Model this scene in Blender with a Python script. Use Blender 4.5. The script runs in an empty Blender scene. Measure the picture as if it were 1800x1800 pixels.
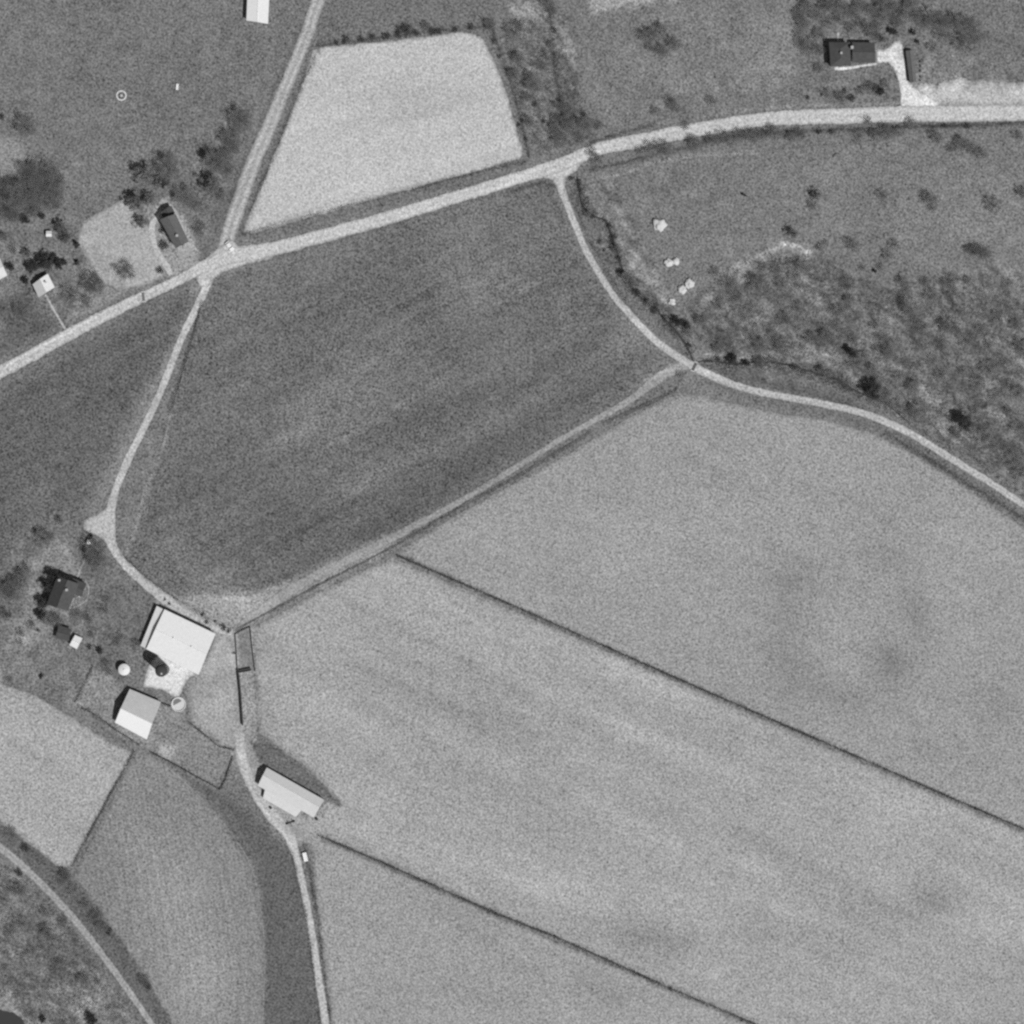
import bpy, bmesh, math, random
import numpy as np
from mathutils import Vector, Matrix, noise
from mathutils.geometry import delaunay_2d_cdt

# ------------------------------------------------------------------ camera, sky, sun, exposure
SCN = bpy.context.scene
COL = SCN.collection
S = 0.2            # metres per photograph pixel (photograph 1800 px wide)
H = 1500.0         # flying height
SUN_EL = math.radians(57)
SUN_XY = (0.73, -0.68)          # horizontal direction towards the sun

cd = bpy.data.cameras.new("camera"); cam = bpy.data.objects.new("camera", cd); COL.objects.link(cam)
cam.location = (0, 0, H); cam.rotation_euler = (0, 0, 0)
cd.sensor_width = 36; cd.sensor_height = 36; cd.lens = 36 * H / (1800 * S)
cd.clip_start = 10; cd.clip_end = 9000
SCN.camera = cam

w = bpy.data.worlds.new("World"); SCN.world = w; w.use_nodes = True
nt = w.node_tree; nt.nodes.clear()
sky = nt.nodes.new('ShaderNodeTexSky'); sky.sky_type = 'NISHITA'; sky.sun_disc = False
sky.sun_elevation = SUN_EL; sky.sun_rotation = math.atan2(SUN_XY[0], SUN_XY[1])
bw = nt.nodes.new('ShaderNodeRGBToBW')            # black-and-white film
bg = nt.nodes.new('ShaderNodeBackground'); bg.inputs['Strength'].default_value = 0.055
out = nt.nodes.new('ShaderNodeOutputWorld')
nt.links.new(sky.outputs[0], bw.inputs[0]); nt.links.new(bw.outputs[0], bg.inputs['Color'])
nt.links.new(bg.outputs[0], out.inputs['Surface'])

sd = bpy.data.lights.new("sun", 'SUN'); sd.energy = 3.2; sd.angle = math.radians(0.5); sd.color = (1, 1, 1)
so = bpy.data.objects.new("sun", sd); COL.objects.link(so)
c_ = math.cos(SUN_EL)
so.rotation_euler = Vector((SUN_XY[0] * c_, SUN_XY[1] * c_, math.sin(SUN_EL))).to_track_quat('Z', 'Y').to_euler()
so.location = (200, -200, 400)

SCN.view_settings.view_transform = 'Standard'; SCN.view_settings.look = 'None'
SCN.view_settings.exposure = 0.0; SCN.view_settings.gamma = 1.0
SCN.cycles.use_denoising = False
SCN.cycles.max_bounces = 4; SCN.cycles.diffuse_bounces = 2
SCN.cycles.pixel_filter_type = 'BLACKMAN_HARRIS'; SCN.cycles.filter_width = 2.5

# ------------------------------------------------------------------ helpers
R = random.Random(7)
NR = np.random.default_rng(11)

def lin(v):
    v = v / 255.0
    return v / 12.92 if v <= 0.04045 else ((v + 0.055) / 1.055) ** 2.4

def P(px, py, z=0.0):
    k = S * (H - z) / H
    return Vector(((px - 900) * k, (900 - py) * k, z))

def tag(o, label=None, cat=None, group=None, kind=None):
    if label: o['label'] = label
    if cat: o['category'] = cat
    if group: o['group'] = group
    if kind: o['kind'] = kind
    return o

def empty(name, loc=(0, 0, 0), rz=0.0):
    o = bpy.data.objects.new(name, None); COL.objects.link(o)
    o.location = loc; o.rotation_euler = (0, 0, rz); o.empty_display_size = 0.5
    return o

def link_mesh(name, me, mat, parent=None):
    o = bpy.data.objects.new(name, me); COL.objects.link(o)
    if mat is not None and not me.materials: me.materials.append(mat)
    if parent is not None: o.parent = parent
    return o

class MB:
    """collects verts and faces, builds one mesh object"""
    def __init__(s): s.v = []; s.f = []
    def add(s, vs, fs):
        b = len(s.v); s.v += [tuple(p) for p in vs]; s.f += [tuple(i + b for i in f) for f in fs]; return s
    def box(s, c, size, rz=0.0, m=None):
        hx, hy, hz = [a / 2 for a in size]; co, si = math.cos(rz), math.sin(rz); vs = []
        for dz in (-hz, hz):
            for dx, dy in ((-hx, -hy), (hx, -hy), (hx, hy), (-hx, hy)):
                p = Vector((c[0] + dx * co - dy * si, c[1] + dx * si + dy * co, c[2] + dz))
                vs.append(m @ p if m else p)
        return s.add(vs, [(3, 2, 1, 0), (4, 5, 6, 7), (0, 1, 5, 4), (1, 2, 6, 5), (2, 3, 7, 6), (3, 0, 4, 7)])
    def tube(s, a, b, ra, rb, n=6, caps=True):
        a, b = Vector(a), Vector(b); d = (b - a)
        if d.length < 1e-6: return s
        q = d.to_track_quat('Z', 'Y'); vs = []
        for p, r in ((a, ra), (b, rb)):
            for i in range(n):
                t = 2 * math.pi * i / n
                vs.append(p + q @ Vector((r * math.cos(t), r * math.sin(t), 0)))
        fs = [(i, (i + 1) % n, n + (i + 1) % n, n + i) for i in range(n)]
        if caps: fs += [tuple(range(n))[::-1], tuple(range(n, 2 * n))]
        return s.add(vs, fs)
    def lathe(s, c, prof, n=24):
        c = Vector(c); vs = []; fs = []
        for r, z in prof:
            for i in range(n):
                t = 2 * math.pi * i / n; vs.append(c + Vector((r * math.cos(t), r * math.sin(t), z)))
        for k in range(len(prof) - 1):
            for i in range(n):
                fs.append((k * n + i, k * n + (i + 1) % n, (k + 1) * n + (i + 1) % n, (k + 1) * n + i))
        fs.append(tuple(range(n))[::-1]); fs.append(tuple(range((len(prof) - 1) * n, len(prof) * n)))
        return s.add(vs, fs)
    def slab(s, pts, th):
        """closed prism: polygon pts pushed down by th"""
        n = len(pts); top = [Vector(p) for p in pts]; bot = [p - Vector((0, 0, th)) for p in top]
        return s.add(top + bot, [tuple(range(n)), tuple(range(n, 2 * n))[::-1]] +
                     [(i, n + i, n + (i + 1) % n, (i + 1) % n) for i in range(n)])
    def mesh(s, name):
        me = bpy.data.meshes.new(name); me.from_pydata(s.v, [], s.f); me.update(); return me
    def build(s, name, mat, parent=None):
        return link_mesh(name, s.mesh(name), mat, parent)

def recalc(o):
    bm = bmesh.new(); bm.from_mesh(o.data); bmesh.ops.recalc_face_normals(bm, faces=bm.faces); bm.to_mesh(o.data); bm.free()
    return o

# ------------------------------------------------------------------ materials (all neutral greys: black-and-white film)
def new_mat(name):
    m = bpy.data.materials.new(name); m.use_nodes = True
    n = m.node_tree.nodes; n.clear()
    o = n.new('ShaderNodeOutputMaterial'); b = n.new('ShaderNodeBsdfPrincipled')
    b.inputs['Roughness'].default_value = 0.95; b.inputs['Specular IOR Level'].default_value = 0.1
    m.node_tree.links.new(b.outputs[0], o.inputs['Surface'])
    return m, n, m.node_tree.links, b

def math_n(n, l, op, a, b=None):
    x = n.new('ShaderNodeMath'); x.operation = op
    for i, q in enumerate((a, b)):
        if q is None: continue
        if isinstance(q, (int, float)): x.inputs[i].default_value = q
        else: l.new(q, x.inputs[i])
    return x.outputs[0]

def noise_n(n, l, vec, scale, detail=2.0, rough=0.6):
    t = n.new('ShaderNodeTexNoise'); t.inputs['Scale'].default_value = scale
    t.inputs['Detail'].default_value = detail; t.inputs['Roughness'].default_value = rough
    l.new(vec, t.inputs['Vector']); return t.outputs['Fac']

def ground_mat(name, grain=0.9, mid=0.35, low=0.3, streak=0.0, ang=0.0, rows=0.0, rowang=0.0, rowscale=3.0, grain_scale=1.25):
    m, n, l, b = new_mat(name)
    at = n.new('ShaderNodeAttribute'); at.attribute_name = 'alb'
    g = n.new('ShaderNodeNewGeometry'); pos = g.outputs['Position']
    rm = n.new('ShaderNodeMapping'); rm.inputs['Rotation'].default_value = (0.55, 0.7, 0.4); l.new(pos, rm.inputs['Vector']); gpos = rm.outputs[0]
    tot = math_n(n, l, 'MULTIPLY', math_n(n, l, 'SUBTRACT', noise_n(n, l, gpos, grain_scale, 0.0, 0.7), 0.5), grain * 1.35)
    tot = math_n(n, l, 'ADD', tot, math_n(n, l, 'MULTIPLY', math_n(n, l, 'SUBTRACT', noise_n(n, l, gpos, grain_scale * 1.9, 0.0, 0.7), 0.5), grain * 1.5))
    pos = gpos
    for sc, amp, de in ((0.22, mid, 4.0), (0.03, low, 3.0)):
        if amp: tot = math_n(n, l, 'ADD', tot, math_n(n, l, 'MULTIPLY', math_n(n, l, 'SUBTRACT', noise_n(n, l, pos, sc, de, 0.6), 0.5), amp))
    if streak:
        pos = g.outputs['Position']; mp = n.new('ShaderNodeMapping'); mp.vector_type = 'TEXTURE'
        mp.inputs['Rotation'].default_value = (0, 0, math.radians(ang)); mp.inputs['Scale'].default_value = (9, 1.4, 1)
        l.new(pos, mp.inputs['Vector'])
        tot = math_n(n, l, 'ADD', tot, math_n(n, l, 'MULTIPLY', math_n(n, l, 'SUBTRACT', noise_n(n, l, mp.outputs[0], 0.6, 3.0, 0.6), 0.5), streak))
    if rows:
        pos = g.outputs['Position']; mp = n.new('ShaderNodeMapping'); mp.vector_type = 'TEXTURE'; mp.inputs['Rotation'].default_value = (0, 0, math.radians(rowang))
        l.new(pos, mp.inputs['Vector'])
        wv = n.new('ShaderNodeTexWave'); wv.bands_direction = 'Y'; wv.inputs['Scale'].default_value = rowscale / 6.283
        wv.inputs['Distortion'].default_value = 3.0; wv.inputs['Detail'].default_value = 3; wv.inputs['Detail Scale'].default_value = 0.3
        l.new(mp.outputs[0], wv.inputs['Vector'])
        tot = math_n(n, l, 'ADD', tot, math_n(n, l, 'MULTIPLY', math_n(n, l, 'SUBTRACT', wv.outputs['Fac'], 0.5), rows))
    f = math_n(n, l, 'MAXIMUM', math_n(n, l, 'ADD', tot, 1.0), 0.15)
    l.new(math_n(n, l, 'MULTIPLY', f, at.outputs['Fac']), b.inputs['Base Color'])
    return m

def plain_mat(name, v, amp=0.4, scale=1.2, rough=0.9, spec=0.1, rand=0.0, seams=0.0, seam_scale=4.0):
    """grey material with weathering; v is the base reflectance"""
    m, n, l, b = new_mat(name)
    b.inputs['Roughness'].default_value = rough; b.inputs['Specular IOR Level'].default_value = spec
    tc = n.new('ShaderNodeTexCoord'); g = n.new('ShaderNodeNewGeometry')
    tot = math_n(n, l, 'MULTIPLY', math_n(n, l, 'SUBTRACT', noise_n(n, l, g.outputs['Position'], scale, 4.0, 0.65), 0.5), amp)
    if rand:
        oi = n.new('ShaderNodeObjectInfo')
        tot = math_n(n, l, 'ADD', tot, math_n(n, l, 'MULTIPLY', math_n(n, l, 'SUBTRACT', oi.outputs['Random'], 0.5), rand))
    if seams:
        wv = n.new('ShaderNodeTexWave'); wv.bands_direction = 'X'; wv.inputs['Scale'].default_value = seam_scale / 6.283
        wv.inputs['Distortion'].default_value = 0.2
        l.new(tc.outputs['Object'], wv.inputs['Vector'])
        tot = math_n(n, l, 'ADD', tot, math_n(n, l, 'MULTIPLY', math_n(n, l, 'SUBTRACT', wv.outputs['Fac'], 0.5), seams))
    f = math_n(n, l, 'MULTIPLY', math_n(n, l, 'MAXIMUM', math_n(n, l, 'ADD', tot, 1.0), 0.1), v)
    l.new(f, b.inputs['Base Color'])
    return m

M = {}
M['meadow'] = ground_mat('meadow grass', 0.95, 0.6, 0.35)
M['stubble'] = ground_mat('pale stubble', 0.75, 0.24, 0.2, 0.12, -24)
M['stubble_fine'] = ground_mat('pale bare soil', 0.58, 0.16, 0.12)
M['green_crop'] = ground_mat('dark young crop', 1.1, 0.55, 0.55, 0.25, 28)
M['rowcrop'] = ground_mat('row crop', 0.8, 0.3, 0.2, 0.0, 0, 0.12, 100, 1.26)
M['gravel'] = ground_mat('road gravel', 0.6, 0.25, 0.15)
M['yard'] = ground_mat('trodden yard', 0.65, 0.5, 0.25)
M['concrete'] = ground_mat('worn concrete', 0.45, 0.3, 0.1)
M['metal_white'] = plain_mat('white painted metal roof', 0.75, 0.38, 1.3, 0.6, 0.2, seams=0.06)
M['metal_bright'] = plain_mat('bright white metal roof', 0.84, 0.2, 1.3, 0.5, 0.2, seams=0.04)
M['metal_pale'] = plain_mat('pale metal roof', 0.65, 0.4, 1.2, 0.6, 0.2, seams=0.08)
M['metal_grey'] = plain_mat('mid grey metal roof', 0.52, 0.5, 1.1, 0.7, 0.2, seams=0.1)
M['shingle_dark'] = plain_mat('dark asphalt shingles', 0.085, 0.9, 1.1)
M['shingle_mid'] = plain_mat('grey asphalt shingles', 0.14, 0.9, 1.1)
M['wall_white'] = plain_mat('white painted boards', 0.7, 0.15, 1.0)
M['wall_grey'] = plain_mat('weathered barn boards', 0.2, 0.4, 1.0, seams=0.2, seam_scale=20)
M['wood_dark'] = plain_mat('dark weathered wood', 0.06, 0.5, 2.0)
M['wood_deck'] = plain_mat('worn bridge planks', 0.11, 0.5, 2.0)
M['wood_post'] = plain_mat('grey fence wood', 0.16, 0.4, 3.0)
M['wire'] = plain_mat('fence wire', 0.2, 0.1, 3.0, 0.5, 0.5)
M['brick'] = plain_mat('chimney masonry', 0.45, 0.3, 4.0)
M['glass'] = plain_mat('window glass', 0.03, 0.1, 1.0, 0.1, 0.5)
M['bark'] = plain_mat('bark', 0.09, 0.4, 3.0, rand=0.3)
M['twigs'] = plain_mat('bare twigs', 0.15, 0.4, 1.5, rand=0.5)
M['twigs_pale'] = plain_mat('grey brushwood twigs', 0.18, 0.6, 0.5, rand=0.5)
M['leaf_dark'] = plain_mat('evergreen foliage', 0.055, 0.6, 1.0, rand=0.4)
M['leaf_mid'] = plain_mat('budding foliage', 0.16, 0.7, 0.8, rand=0.4)
M['brush'] = plain_mat('dry brush', 0.15, 1.8, 0.35)
M['weeds'] = plain_mat('rank weeds', 0.085, 0.8, 0.6)
M['stone'] = plain_mat('limestone', 0.62, 0.35, 1.5)
M['water'] = plain_mat('dark water', 0.055, 0.2, 0.3, 0.15, 0.3)
M['silo_wall'] = plain_mat('silo concrete staves', 0.17, 0.25, 0.8)
M['silo_cap'] = plain_mat('dark silo roof', 0.06, 0.5, 0.8)
M['white_paint'] = plain_mat('white enamel', 0.8, 0.08, 1.0, 0.4, 0.4)
M['rubber'] = plain_mat('rubber', 0.03, 0.2, 3.0)
M['chrome'] = plain_mat('plated steel', 0.5, 0.1, 3.0, 0.3, 0.5)
M['hide'] = plain_mat('dark cattle hide', 0.03, 0.4, 1.0)

# ------------------------------------------------------------------ ground reflectance: soil and sward patches (pixel coordinates of the place)
REGIONS = [  # polygon, grey value, softness px, raggedness px   (grass and ground cover of different kinds)
    ([(-400, -400), (562, -400), (560, 0), (512, 130), (450, 260), (400, 270), (310, 300), (230, 340), (150, 385), (90, 330), (60, 250), (0, 190), (-400, 150)], 117, 8, 8),
    ([(-400, 190), (20, 205), (80, 270), (110, 330), (80, 380), (-400, 400)], 118, 14, 14),
    ([(-20, 250), (40, 240), (62, 285), (20, 330), (-20, 330)], 140, 16, 10),
    ([(0, 395), (60, 385), (130, 395), (155, 470), (190, 520), (150, 545), (0, 610)], 118, 10, 10),
    ([(0, 520), (55, 505), (95, 570), (0, 625)], 103, 12, 10),
    ([(150, 480), (210, 500), (290, 480), (230, 515), (120, 570)], 132, 10, 8),
    ([(225, 340), (330, 280), (440, 200), (430, 330), (395, 400), (350, 450), (330, 420), (300, 350)], 112, 10, 10),
    ([(255, 365), (290, 345), (320, 380), (345, 430), (350, 470), (300, 485), (270, 440)], 150, 6, 5),
    ([(570, -200), (900, -200), (880, 50), (700, 55), (555, 80)], 115, 6, 8),
    ([(855, -200), (1000, -200), (1040, 250), (940, 285), (900, 150)], 119, 8, 8),
    ([(880, -50), (950, -50), (955, 30), (900, 45)], 138, 12, 8),
    ([(1000, -200), (1400, -200), (1400, 185), (1040, 245)], 122, 10, 8),
    ([(1035, -60), (1210, -60), (1180, -2), (1040, 28)], 158, 5, 6),
    ([(1300, 30), (1400, 20), (1395, 150), (1290, 150)], 128, 25, 10),
    ([(1400, -200), (1850, -200), (1850, 140), (1400, 190)], 116, 10, 8),
    ([(1040, 300), (1850, 215), (1850, 480), (1700, 480), (1500, 440), (1280, 470), (1180, 560), (1080, 400)], 120, 8, 10),
    ([(1600, 300), (1800, 300), (1800, 430), (1560, 430)], 127, 40, 10),
    ([(1230, 600), (1190, 545), (1270, 470), (1340, 435), (1430, 450), (1560, 500), (1650, 480), (1850, 470), (1850, 900), (1700, 820), (1560, 735), (1420, 680), (1260, 655)], 116, 14, 14),
    ([(1225, 640), (1330, 650), (1480, 690), (1540, 735), (1430, 700), (1290, 672)], 104, 6, 5),
    ([(1015, 320), (1060, 320), (1100, 420), (1130, 500), (1200, 570), (1215, 635), (1110, 545), (1050, 440), (1000, 340)], 112, 8, 6),
    ([(1030, 310), (1050, 312), (1075, 390), (1120, 440), (1160, 500), (1185, 535), (1170, 540), (1110, 470), (1075, 400)], 128, 8, 8),
    ([(1185, 655), (1235, 650), (1300, 685), (1380, 705), (1250, 715), (1190, 690)], 122, 6, 6),
    ([(330, 540), (300, 640), (235, 790), (205, 880), (160, 900), (200, 800), (260, 680)], 130, 12, 8),
    ([(372, 490), (230, 830), (205, 890), (215, 970), (250, 900), (300, 720), (360, 545)], 121, 8, 5),
    ([(-50, 1010), (60, 925), (150, 905), (195, 950), (270, 1040), (250, 1130), (215, 1200), (130, 1250), (-50, 1190)], 117, 10, 10),
    ([(-50, 1100), (60, 1100), (130, 1160), (220, 1200), (190, 1290), (-50, 1200)], 121, 12, 10),
    ([(95, 950), (130, 970), (140, 1010), (60, 1010), (40, 990)], 138, 14, 8),
    ([(55, 1030), (80, 1020), (68, 1090), (95, 1110), (30, 1130), (40, 1070)], 138, 14, 8),
    ([(155, 1000), (260, 1060), (245, 1130), (190, 1160), (150, 1100)], 112, 12, 8),
    ([(160, 1175), (200, 1185), (215, 1215), (195, 1275), (135, 1235)], 140, 5, 5),
    ([(225, 1215), (300, 1245), (330, 1260), (300, 1320), (260, 1315), (195, 1290)], 138, 6, 6),
    ([(270, 1260), (335, 1265), (405, 1320), (385, 1390), (280, 1330)], 132, 5, 5),
    ([(285, 1310), (310, 1315), (300, 1335), (280, 1328)], 165, 6, 4),
    ([(330, 1190), (410, 1110), (450, 1105), (450, 1300), (560, 1480), (500, 1480), (410, 1330), (340, 1270)], 150, 8, 8),
    ([(440, 1305), (468, 1300), (530, 1350), (600, 1414), (570, 1406), (470, 1350), (455, 1345)], 108, 3, 2),
    ([(530, 1440), (575, 1410), (610, 1415), (600, 1450), (560, 1470), (545, 1490)], 155, 6, 4),
    ([(380, 1040), (520, 1020), (700, 930), (690, 965), (430, 1095), (400, 1105), (300, 1045)], 150, 10, 6),
    ([(-50, 1430), (60, 1480), (120, 1535), (210, 1640), (300, 1790), (310, 1850), (270, 1850), (150, 1630), (-50, 1460)], 104, 5, 5),
    ([(-50, 1500), (40, 1530), (150, 1650), (270, 1850), (-50, 1850)], 122, 5, 6),
]
BLOBS = [  # x, y, rx, ry, angle, factor
    (1395, 1018, 38, 30, 30, .80), (1560, 978, 45, 28, 20, .9), (1612, 1075, 26, 60, -15, .86), (1570, 1165, 30, 50, -50, .84), (1560, 1170, 35, 40, 0, .9),
    (1490, 1225, 80, 26, 10, .88), (1395, 1180, 45, 50, 0, .9), (1375, 1100, 28, 60, 10, .92), (1760, 1250, 55, 60, 0, .93), (1480, 1120, 45, 50, 0, 1.06),
    (1650, 1000, 120, 80, 0, 1.03), (1300, 900, 160, 80, -20, 1.04), (1150, 950, 120, 60, -25, 1.05),
    (900, 1290, 100, 30, 30, .91), (820, 1360, 70, 30, 20, .93), (940, 1390, 60, 30, 10, .93), (700, 1220, 120, 35, 25, .95), (750, 1180, 90, 25, 30, .95),
    (1100, 1640, 95, 26, 18, .86), (1160, 1660, 60, 30, 20, .9), (1330, 1640, 60, 30, 0, .92), (1460, 1660, 70, 40, 0, .92), (1640, 1580, 45, 25, 0, .9),
    (1650, 1590, 40, 20, 30, .92), (640, 1420, 60, 40, -35, 1.08), (1050, 1250, 160, 40, 25, 1.04), (800, 1130, 160, 45, 25, 1.05), (1600, 1450, 120, 50, 20, 1.06),
    (1000, 1560, 180, 30, 22, 1.07), (1180, 1600, 60, 40, 0, 1.05), (1750, 1600, 80, 60, 0, 1.06), (560, 1250, 60, 130, 0, 1.03), (460, 1220, 14, 90, -4, .93),
    (1020, 1480, 110, 30, 25, .95), (620, 1430, 24, 14, 0, .86),
    (860, 1750, 70, 28, 10, .92), (640, 1640, 60, 80, 0, 1.02), (1060, 1740, 70, 24, 20, .93), (700, 1760, 60, 40, 0, .96), (800, 1600, 60, 20, 24, .93),
    (400, 1040, 80, 22, 28, 1.3), (560, 720, 110, 60, -28, 1.16), (640, 640, 90, 40, -28, 1.07), (840, 480, 80, 80, 0, 1.12), (810, 600, 70, 50, 0, .93),
    (992, 550, 12, 55, -8, 1.22), (500, 930, 130, 45, -28, .88), (430, 830, 90, 60, 0, .93), (900, 780, 180, 40, -30, .88), (700, 900, 160, 36, -29, .86),
    (1110, 590, 40, 60, 35, 1.16), (400, 600, 50, 90, 20, 1.06), (720, 540, 80, 60, 0, .94), (640, 840, 110, 24, -28, 1.1), (330, 980, 80, 40, 30, 1.08), (960, 640, 90, 30, -30, .92),
    (150, 640, 110, 40, -28, .97), (60, 800, 70, 80, 0, .97), (60, 860, 30, 50, 0, 1.15), (250, 680, 30, 70, 25, 1.0), (200, 560, 100, 30, -28, .96),
    (690, 170, 90, 30, -10, .93), (740, 200, 90, 16, -12, .93), (620, 300, 60, 40, 0, 1.03), (560, 200, 40, 60, 0, 1.02),
    (210, 30, 120, 60, 0, .97), (120, 150, 120, 60, 0, .98), (230, 290, 120, 40, -20, 1.06), (340, 180, 80, 60, 0, .96),
    (330, 1640, 60, 120, -15, 1.18), (290, 1560, 60, 60, 0, 1.1), (360, 1740, 50, 60, 0, 1.16), (240, 1480, 50, 40, -50, 1.1), (200, 1540, 50, 60, 0, .95), (280, 1430, 40, 50, 0, .96),
    (480, 1650, 30, 160, -5, .97), (420, 1420, 60, 60, 45, .95), (470, 1520, 40, 40, 0, .97),
    (50, 1330, 90, 90, 0, 1.02), (100, 1240, 60, 24, 28, .96),
    (1330, 455, 40, 10, -25, 1.35), (1385, 433, 26, 5, 14, 1.5), (1305, 472, 24, 10, -20, 1.35), (1350, 447, 20, 6, -20, 1.5), (1320, 492, 26, 6, 25, 1.5), (1285, 478, 16, 10, 0, 1.2), (1350, 480, 40, 16, 0, 1.15),
    (1415, 445, 14, 20, 0, 1.25), (1430, 510, 50, 12, 10, 1.2), (1440, 630, 36, 7, 25, 1.25), (1530, 668, 20, 5, 20, 1.35), (1360, 622, 16, 6, 0, 1.35), (1470, 645, 18, 6, 35, 1.2),
    (1590, 525, 26, 7, 5, 1.2), (1650, 560, 22, 12, 30, 1.15), (1690, 490, 40, 14, 20, 1.15), (1640, 580, 20, 20, 0, 1.2), (1560, 570, 40, 20, 0, 1.12), (1780, 630, 30, 10, 30, 1.25),
    (1560, 645, 26, 6, 10, 1.2), (1620, 690, 40, 4, 40, 1.25), (1660, 735, 40, 4, 40, 1.25), (1750, 730, 50, 3, 18, 1.4), (1730, 640, 50, 30, 0, .93), (1500, 560, 60, 40, 0, .95),
    (1260, 625, 30, 5, 8, 1.4), (1250, 655, 24, 6, 20, 1.25), (1335, 535, 20, 12, 0, 1.15), (1300, 590, 30, 8, 20, 1.2), (1235, 545, 20, 8, 40, 1.2),
    (1130, 672, 22, 5.5, -32, 1.5), (1165, 655, 16, 6, -25, 1.25), (1200, 695, 20, 10, 20, .9),
    (1078, 470, 6, 18, -25, 1.35), (1037, 325, 9, 16, -20, 1.25), (1085, 375, 10, 12, 0, 1.2), (1120, 455, 6, 22, -40, 1.2),
    (1125, 105, 10, 8, 30, 1.2), (1200, 150, 20, 14, 0, 1.2), (1180, 130, 14, 18, 0, 1.12), (1060, 50, 60, 40, 0, .98), (1110, 60, 20, 40, 0, .93), (1240, 30, 30, 30, 0, 1.06),
    (1385, 120, 20, 5, 10, 1.25), (1365, 142, 12, 4, 40, 1.3), (1660, 150, 30, 14, 0, 1.2), (1625, 130, 6, 34, 0, 1.35), (1640, 100, 12, 40, 0, 1.15), (1700, 100, 60, 40, 0, 1.06),
    (1700, 70, 60, 25, 10, .93), (1470, 140, 40, 12, 0, .95), (1530, 150, 30, 8, 0, .93), (1470, 150, 26, 6, 0, 1.18), (1673, 97, 3, 3, 0, 1.9), (1563, 147, 5, 3, 0, 1.7), (1707, 62, 2.4, 2.4, 0, 1.5),
    (1676, 311, 3, 2.5, 0, 1.45), (1701, 318, 3, 2.5, 0, 1.4), (1614, 1256, 2.4, 2.4, 0, 1.5), (1450, 300, 60, 40, 0, 1.05), (1500, 395, 50, 20, 0, 1.05),
    (350, 272, 26, 5, -25, 1.3), (385, 255, 16, 5, -30, 1.25), (400, 215, 6, 24, 35, 1.2), (355, 300, 14, 18, 0, 1.15), (110, 320, 10, 26, 0, 1.2), (120, 385, 14, 8, 0, 1.15),
    (20, 435, 12, 16, 0, 1.3), (85, 395, 30, 14, 0, 1.08), (160, 480, 10, 14, -25, 1.4), (155, 470, 8, 8, 0, 1.2), (130, 505, 40, 14, -28, 1.1),
    (250, 505, 40, 8, -28, 1.1), (285, 555, 20, 14, 0, 1.15), (350, 505, 14, 10, 0, 1.3), (255, 540, 20, 14, 0, .92), (435, 415, 12, 8, 0, 1.15),
    (100, 1150, 60, 16, 28, 1.06), (40, 1120, 30, 12, 28, 1.2), (20, 1180, 60, 8, 14, 1.1), (180, 1150, 26, 26, 0, .93), (120, 1135, 16, 4, 20, 1.25), (214, 1110, 20, 8, 0, 1.1),
    (115, 1082, 5, 10, 0, 1.5), (170, 1120, 4, 14, 8, 1.25), (225, 1080, 6, 6, 0, 1.2),
    (345, 1215, 18, 30, -20, .9), (380, 1240, 30, 30, 0, 1.05), (430, 1130, 14, 30, 0, .95), (445, 1240, 12, 12, 0, 1.1), (450, 1290, 8, 8, 0, 1.15), (405, 1162, 4, 9, 10, 1.18),
    (425, 1380, 4, 3, 0, 1.35), (402, 1366, 3, 5, 0, 1.4), (375, 1387, 5, 2.4, 10, 1.4), (440, 1405, 8, 4, 50, 1.3), (455, 1425, 6, 3, 50, .8), (490, 1470, 8, 4, 45, 1.25), (500, 1445, 10, 6, 0, .82), (430, 1330, 6, 8, 0, 1.15), (520, 1460, 14, 8, 20, .88), (395, 1190, 10, 14, 0, .9), (410, 1140, 5, 8, 0, .82), (365, 1200, 12, 8, 0, .88), (440, 1225, 5, 10, 0, 1.2), (448, 1265, 6, 8, 0, 1.2), (482, 1460, 5, 3, 40, 1.3), (540, 1420, 30, 20, 0, .98),
    (75, 1640, 14, 4, 60, 1.3), (160, 1760, 16, 16, 0, 1.35), (110, 1740, 20, 10, 0, 1.3), (100, 1775, 12, 5, 60, 1.35), (40, 1720, 30, 5, 15, 1.25), (20, 1600, 30, 40, 0, .97), (60, 1700, 60, 40, 0, .93),
    (200, 1750, 30, 30, 0, 1.0), (130, 1700, 30, 10, 40, 1.12), (10, 1760, 10, 6, 0, 1.2), (332, 492, 16, 9, -28, .84), (120, 1780, 40, 8, 20, 1.3), (60, 1765, 26, 5, 20, 1.45), (150, 1745, 8, 20, -30, 1.4),
]
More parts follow.
